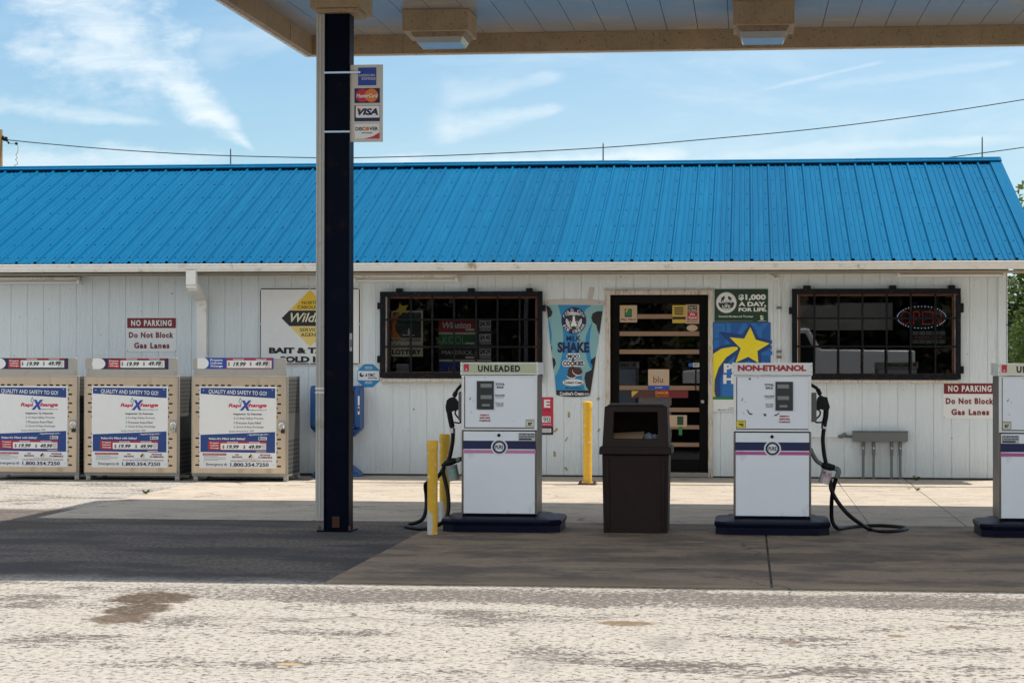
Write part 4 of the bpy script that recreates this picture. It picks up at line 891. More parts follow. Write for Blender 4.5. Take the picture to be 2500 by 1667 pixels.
# ================================================================== fuel pumps
K = 1036.0
def pump(px_c, hand, head, name_txt, label, hexcol):
    """hand = -1: hose on the left (first pump), +1: hose on the right; local units come from the first pump's front"""
    xc = at(px_c, 1000, YP).x; o = Vector((xc, YP + .2, 0)); t = thing('gas_pump', label, 'gas pump', o, 'white fuel pumps under the canopy')
    X = lambda u: xc + (u - 677.5) / K * (1 if hand < 0 else -1)      # mirrored layout for the right-handed pumps
    XT = lambda u: xc + (u - 677.5) / K
    Z = lambda v: (1478 - v) / K
    D = .46
    m = MB(o)
    hx0, hx1 = xc - .60 / 2, xc + .60 / 2
    m.box(hx0, hx1, YP + .01, YP + D - .01, Z(1330), Z(180), mat('pump_side_paint', (.075, .072, .07), .4, var=.25, dirt=(.03, .025, .02), dirt_amt=.35, dscale=6))                     # carcass
    ST = mat('pump_side_strip', (.20, .165, .13), .4, metal=.5, var=.3); m.box(hx0 - .004, hx0 + .011, YP + .0, YP + .05, Z(1330), Z(640), ST); m.box(hx1 - .011, hx1 + .004, YP, YP + .05, Z(1330), Z(640), ST)
    m.box(hx0 + .002, hx1 - .002, YP + .012, YP + D - .012, Z(1345), Z(1331), BLACK)
    m.build('cabinet', t, .003)
    m = MB(o); m.box(hx0 + .013, hx1 - .013, YP - .004, YP + .009, Z(1324), Z(645), WHITE); low = m.build('lower_panel', t, .003)
    m = MB(o)
    for y0, y1 in ((YP - .006, YP + .009),):
        m.box(hx0 - .004, hx0 + .018, y0, y1, Z(634), Z(180), TRIM); m.box(hx1 - .018, hx1 + .004, y0, y1, Z(634), Z(180), TRIM)
        m.box(hx0 + .0185, hx1 - .0185, y0, y1, Z(634), Z(620), TRIM); m.box(hx0 + .0185, hx1 - .0185, y0, y1, Z(190), Z(181), TRIM)
    m.box(hx0 + .019, hx1 - .019, YP - .0025, YP - .0005, Z(619.5), Z(612), BLACKIRON); m.box(hx0 + .0186, hx0 + .024, YP - .0025, YP - .0005, Z(611.5), Z(191), BLACKIRON); m.box(hx0, hx1, YP + .004, YP + .0095, Z(644.5), Z(634.5), BLACK)
    m.build('bezel', t, .002)
    m = MB(o); m.box(hx0 + .0185, hx1 - .0185, YP + .0, YP + .0095, Z(619), Z(190), WHITE); dial_mb = m
    m = MB(o); m.box(hx0 + .013, hx1 - .013, YP + D - .009, YP + D + .004, Z(1324), Z(190), WHITE); m.build('rear_panel', t, .003)
    # header box
    m = MB(o); m.box(XT(355), XT(1000), YP - .012, YP + D + .012, Z(175), Z(75), TRIM)
    for s_ in (0, 1): m.box(XT(355) - .001 if s_ == 0 else XT(1000) - .012, XT(355) + .012 if s_ == 0 else XT(1000) + .001, YP - .016, YP - .0125, Z(178), Z(72), TRIM)
    hd = m.build('header', t, .003)
    fr = lambda Y0: (lambda u, v, l=0.0: Vector((XT(u), Y0 - l, Z(v))))
    bk = lambda u, v, l=0.0: Vector((2 * xc - XT(u), YP + D + .013 + l, Z(v)))
    for fm_, nm in ((fr(YP - .0125), 'header_lettering'), (bk, 'header_lettering')):
        G = Gfx(fm_, o); G.rect(372, 84, 985, 163, hexcol, 1)
        if head == 'UNLEADED':
            G.rect(383, 88, 425, 148, 'crimson', 2); G.poly([(395, 138), (412, 138), (404, 124)], 'white', 3); G.text(head, 500, 98, 853, 152, 'black', 2, bold=.05, sp=1.2)
        else: G.text(head, 396, 92, 952, 143, 'red', 2, bold=.06)
        for uu in (362, 993):
            for v in (100, 150): G.ell(uu, v, 3.5, 3.5, 'black', 4, 8)
        G.build(nm, hd)
    # display, wording
    G = Gfx(lambda u, v, l=0.0: Vector((XT(u), YP - .0005 - l, Z(v))), o, mb=dial_mb)
    if hand < 0: mu = lambda u0, u1: (u0, u1)
    else: mu = lambda u0, u1: (1355 - u1 - 20, 1355 - u0 - 20)
    def tx(s, u0, v0, u1, v1, c, **k): a, b = mu(u0, u1); G.text(s, a, v0, b, v1, c, 2, **k)
    tx('TOTAL', 646, 245, 722, 263, 'black', bold=.04); tx('SALE', 655, 270, 712, 288, 'black', bold=.04); tx('GALLONS', 643, 339, 722, 354, 'black', bold=.03); a, b = mu(650, 714); G.rect(a, 363, b, 366, 'black', 2)
    tx('PRICE PER', 648, 408, 714, 418, 'black', bold=.02); tx('GALLON', 655, 422, 708, 432, 'black', bold=.02); G.rect(a, 437, b, 439, 'black', 2)
    for k, s in enumerate(('PREPAY', 'BEFORE', 'PUMPING')): tx(s, 518 - 3 * k, 503 + 23 * k, 596 + 4 * k, 517 + 23 * k, 'red', bold=.04)
    if head == 'UNLEADED':
        a, b = (898, 970) if hand < 0 else (388, 460)
        if hand < 0: pass
        G.rect(a, 545, b, 605, 'black', 1); G.rect(a + 4, 549, b - 4, 601, 'cream', 2); G.text('OCTANE', a + 14, 555, b - 14, 562, 'black', 3); G.text('87', a + 18, 569, b - 17, 594, 'black', 3, bold=.06)
        a0 = 838 if hand < 0 else 385
    else:
        a, b = 385, 462; G.rect(a, 545, b, 605, 'black', 1); G.rect(a + 4, 549, b - 4, 601, 'star', 2); G.text('OCTANE', a + 18, 555, b - 18, 562, 'black', 3); G.text('90', a + 20, 569, b - 17, 594, 'black', 3, bold=.06)
        for pts in ([(470, 455), (482, 460), (492, 483), (520, 492), (505, 500), (485, 490)], [(605, 488), (630, 492), (625, 510), (612, 508)], [(690, 500), (720, 490), (735, 475), (730, 492), (705, 508)]): G.poly(pts, 'dark', 2)
        G.ell(495, 206, 9, 9, 'dark', 2, 10)
    for u, v, a_, b_ in ((433, 378, 6, 10), (438, 366, 3, 6), (461, 393, 4, 4), (447, 490, 5, 4), (440, 478, 3, 3), (800, 560, 4, 3), (560, 200, 9, 2)): G.ell(u, v, a_, b_, 'grey', 1.6, 7, rot=25)
    dial_mb.build('dial_panel', t)
    m = MB(o); a, b = mu(490, 632); m.box(XT(a), XT(b), YP - .010, YP - .0005, Z(463), Z(228), mat('display_black', (.028, .03, .036), .25, var=.1)); G = Gfx(lambda u, v, l=0.0: Vector((XT(u), YP - .0102 - l, Z(v))), o, mb=m)
    for u0, v0, u1, v1, s in ((522, 250, 617, 283, '20.00'), (522, 345, 617, 377, '5.480'), (535, 418, 600, 438, '3.649')):
        a, b = mu(u0, u1); G.rect(a, v0, b, v1, 'lcd', 1)
        for k in range(5): q_ = a + (b - a) * (.1 + .18 * k); G.rect(q_, v0 + (v1 - v0) * .25, q_ + (b - a) * .09, v1 - (v1 - v0) * .25, 'grey', 2)
    m.build('display', t, .0015)
    # stripes and emblem
    G = Gfx(lambda u, v, l=0.0: Vector((XT(u), YP - .0042 - l, Z(v))), o)
    G.rect(374, 722, 981, 790, 'navy', 1); G.rect(374, 798, 981, 826, 'pink' if hand < 0 else 'magenta', 1)
    if head == 'UNLEADED':
        s0 = 838 if hand < 0 else 384; G.rect(s0, 655, s0 + 138, 720, 'silver', 2)
        for k in range(3): G.rect(s0 + 5, 660 + 20 * k, s0 + (132 if k < 2 else 110), 674 + 20 * k, 'dark', 3)
        G.text('FOR USE AS A', s0 + 6, 662, s0 + 130, 674, 'silver', 4); G.text('MOTOR FUEL ONLY', s0 + 8, 682, s0 + 128, 693, 'silver', 4)
    G.build('stripe', low)
    G = Gfx(lambda u, v, l=0.0: Vector((XT(u), YP - .0046 - l, Z(v))), o)
    G.ell(679, 774, 69, 65, 'white', 2, 40); G.ell(679, 774, 55, 52, 'navy', 3, 40)
    for k in range(28):
        a = 2 * math.pi * k / 28; G.ell(679 + 55 * math.cos(a), 774 + 52 * math.sin(a), 4.2, 4, 'navy', 2.5, 6)
    G.ell(679, 774, 40, 38, 'white', 4, 32); G.text('PURE', 646, 758, 712, 790, 'navy', 5, bold=.03)
    G.build('emblem', low)
    m = MB(o); c = Vector((XT(675), YP - .004, Z(676))); m.tube([c, c + Vector((0, -.008, 0)), c + Vector((0, -.012, 0))], [.013, .013, .009], BLACKIRON, 14); m.build('lock', low)
    # plinth
    m = MB(o); bw = .482 if hand < 0 else .455; off = .02 if hand < 0 else .0; x0, x1 = xc - bw + off, xc + bw + off; y0, y1 = YP - .11, YP + D + .11
    def oct8(i, z, ch=.09): return [(x0 + i + ch, y0 + i, z), (x1 - i - ch, y0 + i, z), (x1 - i, y0 + i + ch * .8, z), (x1 - i, y1 - i - ch * .8, z), (x1 - i - ch, y1 - i, z), (x0 + i + ch, y1 - i, z), (x0 + i, y1 - i - ch * .8, z), (x0 + i, y0 + i + ch * .8, z)]
    lev = [(.012, 0.0), (.012, .062), (.004, .072), (0, .092), (.006, .108), (.03, .120), (.10, .128), (.12, .140)]
    vs = []
    for i, z in lev: vs += oct8(i, z)
    n = len(lev); m.add(vs, [(j * 8 + k, j * 8 + (k + 1) % 8, (j + 1) * 8 + (k + 1) % 8, (j + 1) * 8 + k) for j in range(n - 1) for k in range(8)] + [tuple((n - 1) * 8 + k for k in range(8))], BASEBLUE)
    m.build('plinth', t, ang=25)
    # side box (nozzle boot) on the hose side
    if hand != 0:
        sx = hx0 if hand < 0 else hx1; sg = -1 if hand < 0 else 1
        m = MB(o); m.box(sx + sg * .0045, sx + sg * .05, YP + .14, YP + .26, Z(560), Z(320), GREYPAINT); m.build('nozzle_boot', t, .004)
    return t, o, XT, Z, X

p1, o1, XT1, Z1, _ = pump(1219, -1, 'UNLEADED', '', 'fuel pump with a pale green header beside the yellow posts', 'ltgreen')
p2, o2, XT2, Z2, _ = pump(1885.5, 1, 'NON-ETHANOL', '', 'fuel pump with red lettering on a white header, right of the bin', 'white')
p3, o3, XT3, Z3, _ = pump(2536, 1, 'UNLEADED', '', 'fuel pump cut off by the right edge of the photo', 'cream')

def nozzle(t, o, crop, spout, body, grip, guard, Y):
    P_ = lambda u, v, dy=0.0: at(crop[0] + u / crop[2], crop[1] + v / crop[2], Y + dy)
    m = MB(o); m.tube(spline([P_(*p) for p in spout], 5), .013, BLACK, 10)
    for k in range(3): a, b = P_(*spout[-2]), P_(*spout[-1]); c = a.lerp(b, .15 + .3 * k); d = (b - a).normalized() * .006; m.tube([c - d, c + d], .019, BLACKIRON, 10)
    pts = [P_(u, v, -.028) for u, v in body]; n = len(pts); bpts = [p + Vector((0, .056, 0)) for p in pts]
    m.add(pts + bpts, [tuple(range(n)), tuple(range(2 * n - 1, n - 1, -1))] + [(i, n + i, n + (i + 1) % n, (i + 1) % n) for i in range(n)], BLACK)
    m.tube(spline([P_(*p) for p in grip], 4), [.022] * (4 * (len(grip) - 1)) + [.018], BLACK, 10)
    m.tube(spline([P_(*p) for p in guard], 4), .0065, BLACK, 8)
    return m.build('nozzle', t, .004)
YN1 = YP + .2
nozzle(p1, o1, cA, [(372, 232), (340, 262), (318, 295), (300, 335)], [(240, 365), (262, 345), (300, 335), (335, 380), (352, 400), (350, 440), (300, 452), (262, 468), (236, 462), (230, 420)], [(258, 440), (268, 500), (280, 560), (288, 590)], [(352, 400), (318, 448), (312, 478), (352, 530), (350, 552), (280, 545)], YN1)
nozzle(p2, o2, (1720, 870, 3.408), [(880, 232), (915, 252), (942, 275), (965, 320)], [(938, 350), (965, 318), (992, 335), (1022, 338), (1030, 375), (1044, 420), (1035, 445), (1005, 448), (965, 440), (930, 450), (930, 400)], [(1012, 440), (1008, 500), (996, 560), (994, 590)], [(945, 440), (962, 460), (958, 490), (925, 525), (930, 548), (1000, 545)], YN1)
def hose(t, o, pts, r=.0165, name='hose'):
    m = MB(o); m.tube(spline(pts, 8), r, BLACK, 10); return m.build(name, t)
# first pump: nozzle hose falls behind the near post, lies on the ground and climbs back to the swivel
A = lambda u, v, Y=YN1: at(1020 + u / 3.4075, 870 + v / 3.4075, Y)
Bq = lambda u, v, Y=YN1: at(740 + u / 3.409, 860 + v / 3.409, Y)
hose(p1, o1, [A(288, 590), A(292, 640), A(288, 720), A(262, 845), A(215, 930), A(165, 1000, YP + .3), Bq(1030, 1085, YP + .4), Bq(1018, 1120, YP + .45), Bq(1026, 1200, YP + .48), Bq(1022, 1310, YP + .45), Bq(985, 1395, YP + .4), gnd(740 + 880 / 3.409, 860 + 1432 / 3.409, .017), gnd(740 + 862 / 3.409, 860 + 1448 / 3.409, .017), gnd(740 + 1000 / 3.409, 860 + 1468 / 3.409, .017), gnd(1020 + 120 / 3.4075, 870 + 1420 / 3.4075, .03), A(215, 1372, YP + .12), A(252, 1290, YP + .14), A(252, 1150, YP + .17), A(222, 1010), A(210, 945), A(232, 900)])
m = MB(o1); m.tube([A(205, 915), A(240, 890), A(300, 868), A(322, 862), A(340, 856), A(380, 848)], [.02, .028, .026, .019, .017, .017], BLACK, 12); m.tube([A(322, 866), A(352, 852)], .021, GREYPAINT, 10); m.build('swivel', p1)
m = MB(o1); m.tube([A(288, 596), A(290, 636)], .021, CHROME, 10); m.build('hose_collar', p1)
# second pump
Bm = lambda u, v, Y=YN1: at(1720 + u / 3.408, 870 + v / 3.408, Y)
Cq = lambda u, v, Y=YN1: at(1950 + u / 3.647, 900 + v / 3.647, Y)
Cg = lambda u, v: gnd(1950 + u / 3.647, 900 + v / 3.647, .017)
hose(p2, o2, [Bm(994, 590), Bm(985, 690), Bm(994, 800), Bm(1010, 890), Bm(1020, 960, YN1 + .03), Cq(282, 1010, YN1 + .02), Cq(292, 1080, YN1), Cq(345, 1180, YN1), Cq(430, 1285, YN1 - .05), Cq(540, 1372, YN1 + .05), Cg(640, 1430), Cg(760, 1450), Cg(900, 1440), Cg(962, 1420), Cg(905, 1408), Cg(720, 1396), Cg(540, 1402), Cg(400, 1418), Cq(335, 1412, YN1 + .1), Cq(298, 1350, YN1 + .1), Cq(292, 1240, YN1 + .08), Cq(298, 1120, YN1 + .04), Cq(322, 1010, YN1 + .02), Cq(342, 945, YN1)])
m = MB(o2); m.tube(spline([Bm(880, 765), Bm(905, 820), Bm(935, 868), Bm(985, 902)], 5), .017, GREYPAINT, 10); m.tube([Bm(975, 898), Bm(990, 905), Bm(1050, 922), Bm(1085, 925)], [.018, .028, .028, .022], BLACK, 12)
m.tube(spline([Bm(1080, 930), Bm(1108, 938), Bm(1115, 965), Bm(1100, 1010)], 5), .021, GREYPAINT, 10); m.build('swivel', p2)
m = MB(o2); m.tube([Bm(994, 572), Bm(992, 600)], .022, CHROME, 10); m.build('hose_collar', p2)
def can(P_, top, bot, r, label, col, t_):
    a, b = P_(*top), P_(*bot); d = (a - b).normalized(); o = b.copy()
    t = thing('hanging_can', label, 'can', o, 'cans hung on the pump hoses'); m = MB(o); L = (a - b).length
    m.tube([b, b + d * .004, b + d * .008, a - d * .008, a - d * .004, a], [r * .96, r * 1.02, r, r, r * 1.03, r * .98], mat(col[0], col[1], .4, var=.12, vscale=12, dirt=(.35, .3, .25), dirt_amt=.3, dscale=14), 22); m.build('body', t)
    m = MB(o); hp = [a + Vector((r, 0, 0)), a + Vector((r * .9, 0, .04)), a + Vector((0, 0, .06)), a + Vector((-r * .9, 0, .04)), a + Vector((-r, 0, 0))]; m.tube(spline(hp, 4), .002, STEEL, 6); m.build('wire_handle', t)
    m = MB(o)
    for k, (h0, h1, a0, a1) in enumerate(t_[1:]):
        s_ = d.cross(Vector((0, -1, 0))).normalized(); vs = []
        for h_ in (h0, h1):
            for j in range(7):
                aa = a0 + (a1 - a0) * j / 6; vs.append(b + d * (L * h_) + (Vector((0, -1, 0)) * math.cos(aa) - s_ * math.sin(aa)) * (r + .0015))
        m.add(vs, [(j, j + 1, 8 + j, 7 + j) for j in range(6)], I(t_[0]))
    m.build('label_print', t, smooth=True)
can(A, (277, 905), (303, 1030), .048, 'grey can with green print hanging on the first pump hose', ('can_grey', (.33, .34, .34)), ('mint', (.25, .5, -.7, .2), (.55, .72, -.8, .1)))
can(Bm, (1022, 945), (990, 1055), .044, 'white can with red print hanging on the second pump hose', ('can_white', (.66, .63, .62)), ('red', (.62, .66, -.9, .6), (.72, .8, -.7, -.2), (.74, .84, .1, .7), (.5, .53, -.9, .3)))

# ================================================================== bollards
def bollard_mesh(o, h, r, m_):
    m = MB(o); m.lathe(o, [(r, 0), (r, h - .075)], m_, 24); return m
def bollard(px0, px1, py0, py1, label, worn, plate=False):
    b = gnd((px0 + px1) / 2, py1); Y = b.y + .05; tp_ = at((px0 + px1) / 2, py0, Y); r = (at(px1, py1, Y).x - at(px0, py1, Y).x) / 2 * .93; h = tp_.z
    o = Vector((b.x, Y, 0)); t = thing('bollard', label, 'bollard', o, 'yellow steel bollards'); mt = worn_yellow('bollard_paint', worn)
    bollard_mesh(o, h, r, mt).build('post', t)
    m = MB(o); rc_ = r * 1.09; m.lathe(o, [(rc_, h - .078), (rc_, h - .016), (rc_ * .93, h - .005), (rc_ * .6, h), (.001, h + .002)], mt, 24); m.build('cap', t)
    if plate:
        m = MB(o); m.box(b.x - .1, b.x + .1, Y - .1, Y + .1, .011, .022, mat('rusty_plate', (.10, .05, .03), .8, var=.4, vscale=20))
        for i in (-1, 1):
            for j in (-1, 1): m.tube([(b.x + .078 * i, Y + .078 * j, .02), (b.x + .078 * i, Y + .078 * j, .045)], .012, mat('rusty_plate', (.10, .05, .03)), 6)
        m.build('base_plate', t, .002)
bollard(1040, 1067, 1074.5, 1307, 'near yellow post left of the first pump, white paint showing at its foot', .06)
bollard(1070, 1097, 1059, 1274, 'yellow post partly hidden behind the pump hose', .04)
bollard(1422, 1445, 979.6, 1184, 'bright yellow post bolted to the walkway left of the shop door', 0, True)

# ================================================================== litter bin
bo = gnd(1551, 1303); tb = thing('trash_bin', 'dark brown hooded litter bin between the first two pumps', 'trash bin', Vector((bo.x, bo.y + .25, 0)))
ob = tb.location.copy(); x, y0 = ob.x, bo.y; q = 1 / (3.824 * FPX / 16.85)
m = MB(ob); zb = 735 and (1465 - 735) * q
m.frustum((x - .252, x + .252, y0 + .006, y0 + .50), .0, (x - .264, x + .264, y0, y0 + .51), zb, BROWNPL)
for s_ in (-1, 1): m.frustum((x + s_ * .215 - .012, x + s_ * .215 + .012, y0 - .006, y0 + .006), .03, (x + s_ * .222 - .012, x + s_ * .222 + .012, y0 - .012, y0 + .001), zb - .02, BROWNPL)
m.build('body', tb, .012)
m = MB(ob); zs = (1465 - 662) * q; m.frustum((x - .288, x + .288, y0 - .026, y0 + .535), zb + .001, (x - .284, x + .284, y0 - .022, y0 + .53), zs, BROWNPL); m.build('lid_rim', tb, .008)
m = MB(ob); zh = (1465 - 290) * q
fo = [(x - .262, y0 - .005, zs), (x + .262, y0 - .005, zs), (x + .248, y0 + .055, zh), (x - .248, y0 + .055, zh)]
def fp(a, b): A0 = Vector(fo[0]).lerp(Vector(fo[1]), a); B0 = Vector(fo[3]).lerp(Vector(fo[2]), a); return A0.lerp(B0, b)
hl, hr_, hb, ht = .155, .845, .20, .86
inn = [fp(hl, hb), fp(hr_, hb), fp(hr_, ht), fp(hl, ht)]; dpt = [p + Vector((0, .05, 0)) for p in inn]
bk_ = [(x - .262, y0 + .51, zs), (x + .262, y0 + .51, zs), (x + .248, y0 + .455, zh), (x - .248, y0 + .455, zh)]
vs = [Vector(p) for p in fo] + inn + dpt + [Vector(p) for p in bk_]
m.add(vs, [(0, 1, 5, 4), (1, 2, 6, 5), (2, 3, 7, 6), (3, 0, 4, 7), (4, 5, 9, 8), (5, 6, 10, 9), (6, 7, 11, 10), (7, 4, 8, 11), (1, 13, 14, 2), (2, 14, 15, 3), (3, 15, 12, 0), (13, 12, 15, 14)], BROWNPL)
m.frustum((x - .235, x + .235, y0 + .06, y0 + .44), zh + .0005, (x - .21, x + .21, y0 + .09, y0 + .41), zh + .018, BROWNPL)
m.build('hood', tb, .008)
m = MB(ob); zz = fp(.5, hb).z
m.add([(x - .2, y0 + .06, zz - .03), (x + .05, y0 + .07, zz - .01), (x + .06, y0 + .3, zz + .05), (x - .2, y0 + .3, zz + .035)], [(0, 1, 2, 3)], mat('old_cardboard', (.40, .26, .14), .8))
rnd = random.Random(4)
for cx_, r_ in ((.10, .035), (.15, .024), (.185, .022)):
    c = Vector((x + cx_, y0 + .06, zz + .015)); m.tube([c + Vector((0, 0, -r_)), c + Vector((.004, 0, -r_ * .5)), c + Vector((-.004, 0, r_ * .2)), c + Vector((.01, 0, r_ * .7)), c + Vector((0, 0, r_))], [r_ * .6, r_, r_ * 1.1, r_ * .7, .002], mat('crumpled_bag', (.10, .12, .14), .3), 9)
tr_ = m.build('litter', tb, smooth=False)
pb = gnd(1624, 1302); m = MB(pb); m.tube([pb + Vector((0, -.02, .0)), pb + Vector((0, -.02, .008)), pb + Vector((0, -.02, .02))], [.012, .016, .006], I('silver'), 8); tag(m.build('paper_cup'), 'scrap of white litter on the ground at the bin foot', 'litter')

# ================================================================== propane cages
c6b = (440, 860, 4.6125)
YG = gnd(580, 1175).y; KC = 4.6125 * FPX / (YG + .55)     # crop pixels per metre at the cage front
HEADM = mat('grey_header_sheet', (.42, .40, .36), 0.45, metal=.5, var=.15, vscale=5, dirt=(.34, .30, .24), dirt_amt=.3, dscale=5)
SIDEM = mat('grey_side_sheet', (.15, .145, .135), 0.5, metal=.4, var=.2, vscale=4)
def cage_parts():
    cx_ = 657.0
    o = at(440 + cx_ / 4.6125, 1170, YG); o = Vector((o.x, YG + .35, 0)); th_ = thing('propane_cage', '', 'propane cage', o, 'galvanised propane exchange cages')
    U = lambda u: o.x + (u - cx_) / KC; V = lambda v: (1458 - v) / KC
    D = .70; F = YG
    m = MB(o); x0, x1 = U(118), U(1205)
    m.box(x0, x1, F + .03, F + D, V(1385), V(282), SIDEM); m.box(x0 - .004, x1 + .012, F + .028, F + .04, V(1400), V(278), HEADM)
    m.box(x0, x1, F + .02, F + D, V(1402), V(1386), HEADM)
    # punched slots on both sides
    SY = lambda k: F + .08 + k * .047
    for s_, xx in ((-1, x0 - .0012), (1, x1 + .0012)):
        for band in ((330, 680, 9), (1010, 1360, 8)):
            for r_ in range(band[2]):
                for k in range(13):
                    zz = V(band[0] + (band[1] - band[0]) * r_ / (band[2] - 1)); yy = SY(k)
                    q = [(xx, yy, zz - .016), (xx, yy + .02, zz - .016), (xx, yy + .02, zz + .016), (xx, yy, zz + .016)]
                    m.add(q if s_ > 0 else q[::-1], [(0, 1, 2, 3)], CUT)
    m.build('cabinet', th_, .004)
    for a in (U(133), U(1165)):
        for yy in (F + .02, F + D - .06):
            m = MB(o); m.box(a, a + .05, yy, yy + .045, 0.004, V(1403), HEADM); m.tube([(a + .025, yy - .0, .025), (a + .025, yy - .008, .025)], .009, STEEL, 8); m.build('leg', th_, .003)
    m = MB(o); m.box(U(115), U(1197), F, F + .026, V(1372), V(280), GALV)
    for q in ((115, 1197, 280, 290), (115, 1197, 1362, 1372), (115, 124, 290, 1362), (1186, 1197, 290, 1362)): m.box(U(q[0]) + .0005, U(q[1]) - .0005, F - .004, F - .0005, V(q[3]), V(q[2]), HEADM)
    G = Gfx(lambda u, v, l=0.0: Vector((U(u), F - l, V(v))), o, mb=m)
    slots = [(180 + 73.5 * k, 381) for k in range(6)] + [(750 + 74 * k, 384) for k in range(6)] + [(182, v) for v in (482, 582, 682, 974, 1074, 1174, 1275)] + [(1120, v) for v in (486, 588, 688, 984, 1084, 1184, 1285)]
    for u, v in slots: G.mb.add([Vector((U(u + (15 if abs(a) < 90 or abs(a) > 270 else -15) + 9 * math.cos(R(a))), F - .001, V(v + 9 * math.sin(R(a))))) for a in (85, 45, 0, -45, -85, -95, -135, -180, -225, -265)], [tuple(range(10))], CUT)
    for v in (435, 535, 635, 735, 1030, 1130, 930, 1230):
        for u in (207, 1092): G.mb.add([Vector((U(u + 12 * math.cos(R(a))), F - .001, V(v + 11 * math.sin(R(a))))) for a in range(360, 0, -45)], [tuple(range(8))], CUT)
    door_ = m.build('door', th_, .004)
    # advert
    m = MB(o); m.box(U(207), U(1090), F - .006, F - .0015, V(1310), V(393), I('white')); ad = m.build('advert', door_, smooth=False)
    G = Gfx(lambda u, v, l=0.0: Vector((U(u), F - .006 - l, V(v))), o, .0008)
    G.poly([(220, 408), (1075, 412), (1075, 525), (220, 475)], 'blue', 1); G.text('QUALITY AND SAFETY TO GO!', 312, 436, 978, 490, 'white', 2, bold=.012, rot=2.0)
    G.text('Rapi', 540, 585, 690, 636, 'crimson', 2, bold=.04, shear=.2); G.text('change', 735, 582, 978, 636, 'crimson', 2, bold=.04, shear=.2); G.text('X', 668, 548, 806, 662, 'royal', 3, bold=.06, shear=.25)
    G.poly([(677, 513), (697, 555), (692, 580), (664, 580), (656, 555)], 'teal', 2); G.poly([(677, 535), (688, 560), (677, 576), (666, 560)], 'white', 3); G.text('Quality and Safety to Go', 785, 650, 980, 664, 'navy', 2, shear=.2)
    G.text('Inspector Q Assures:', 600, 690, 923, 718, 'dark', 2, bold=.03)
    for s, v, u1 in (('12-Step Safety Process', 738, 940), ('Precision Auto-Filled', 787, 912), ('Quick & Easy Exchange', 835, 945)):
        G.text(s, 632, v, u1, v + 27, 'dark', 2, bold=.005); G.ell(610, v + 16, 9, 11, 'teal', 2.5, 10); G.poly([(601, v + 12), (610, v - 6), (619, v + 12)], 'teal', 2); G.ell(610, v + 17, 4, 6, 'white', 3, 8)
    G.text('Family-Owned Since 1958', 548, 884, 830, 908, 'dark', 2, bold=0, shear=.3, rot=-1.5)
    G.poly([(220, 936), (1075, 900), (1075, 1136), (220, 1128)], 'blue', 1); G.text('- RapidXchange.com -', 758, 920, 1010, 944, 'white', 2, bold=.015, shear=.15, rot=-2); G.text("Relax-It's Filled with Safety!", 318, 966, 732, 996, 'white', 2, bold=.03)
    G.rect(885, 958, 980, 991, 'white', 2); G.rect(890, 964, 912, 985, 'navy', 3); G.rect(918, 966, 972, 972, 'navy', 3); G.rect(918, 977, 972, 984, 'navy', 3)
    def price(u0, v0, S=1.0, split=True):
        q = lambda u, v: (u0 + (u - 308) * S, v0 + (v - 1008) * S)
        def tt(s, a, b, c, d, col, L, **k): p, r_ = q(a, b), q(c, d); G.text(s, p[0], p[1], r_[0], r_[1], col, L, **k)
        def rr(a, b, c, d, col, L): p, r_ = q(a, b), q(c, d); G.rrect(p[0], p[1], r_[0], r_[1], 6, col, L)
        rr(308, 1008, 978, 1106, 'red', 2); rr(452, 1030, 972, 1101, 'white', 3); rr(918, 1034, 966, 1096, 'silver', 3.5)
        for k, s in enumerate(('Propane', 'Cylinder', 'Xchange')): tt(s, 330, 1018 + 28 * k, 432, 1038 + 28 * k, 'white', 3, bold=.03)
        tt('EXCHANGE', 530, 1012, 650, 1026, 'white', 3, bold=.03); tt('PURCHASE', 778, 1012, 900, 1026, 'white', 3, bold=.03)
        tt('$', 472, 1050, 496, 1092, 'black', 4, bold=.02); tt('19.99', 520, 1048, 662, 1090, 'black', 4, bold=.04, shear=.25); tt('$', 712, 1050, 736, 1092, 'black', 4, bold=.02); tt('49.99', 770, 1048, 915, 1092, 'black', 4, bold=.04, shear=.25)
    price(308, 1008)
    G.rect(855, 1118, 975, 1124, 'white', 2)
    G.rrect(245, 1143, 520, 1166, 10, 'red', 2); G.text('Exchanging your cylinder is easy as 1 2 3', 262, 1149, 505, 1160, 'white', 3)
    for v, a, b in ((1176, 258, 425), (1188, 258, 515), (1205, 258, 510), (1217, 258, 425)): G.rect(a, v, b, v + 4.5, 'grey', 2)
    G.lines(['NO', ], 622, 1148, 662, 1166, 'darkred', bold=.04); G.text('SMOKING', 583, 1173, 700, 1193, 'darkred', 2, bold=.04); G.text('PROPANE', 903, 1150, 1022, 1170, 'darkred', 2, bold=.04); G.text('FLAMMABLE', 885, 1176, 1042, 1197, 'darkred', 2, bold=.04)
    G.poly([(798, 1147), (826, 1180), (798, 1213), (770, 1180)], 'black', 2)
    for cu, cv, col in ((798, 1164, 'crimson'), (784, 1180, 'navy'), (812, 1180, 'star'), (798, 1196, 'white')): G.poly([(cu, cv - 14), (cu + 12, cv), (cu, cv + 14), (cu - 12, cv)], col, 3)
    G.rect(695, 1206, 890, 1210, 'grey', 2); G.text('DO NOT BRING LP-GAS CYLINDERS INTO THE BUILDING', 568, 1220, 1042, 1234, 'darkred', 2, bold=.02)
    G.text('Emergency #:', 287, 1250, 528, 1290, 'navy', 2, bold=.01); G.text('1.800.354.7250', 563, 1248, 1003, 1290, 'navy', 2, bold=.03)
    for a, b in ((255, 437), (1043, 430), (262, 1240), (1063, 1268)): G.ell(a, b, 7, 7, 'silver', 4, 8)
    G.build('lettering', ad)
    # latch
    m = MB(o); cx2, cz2 = U(1152), V(832)
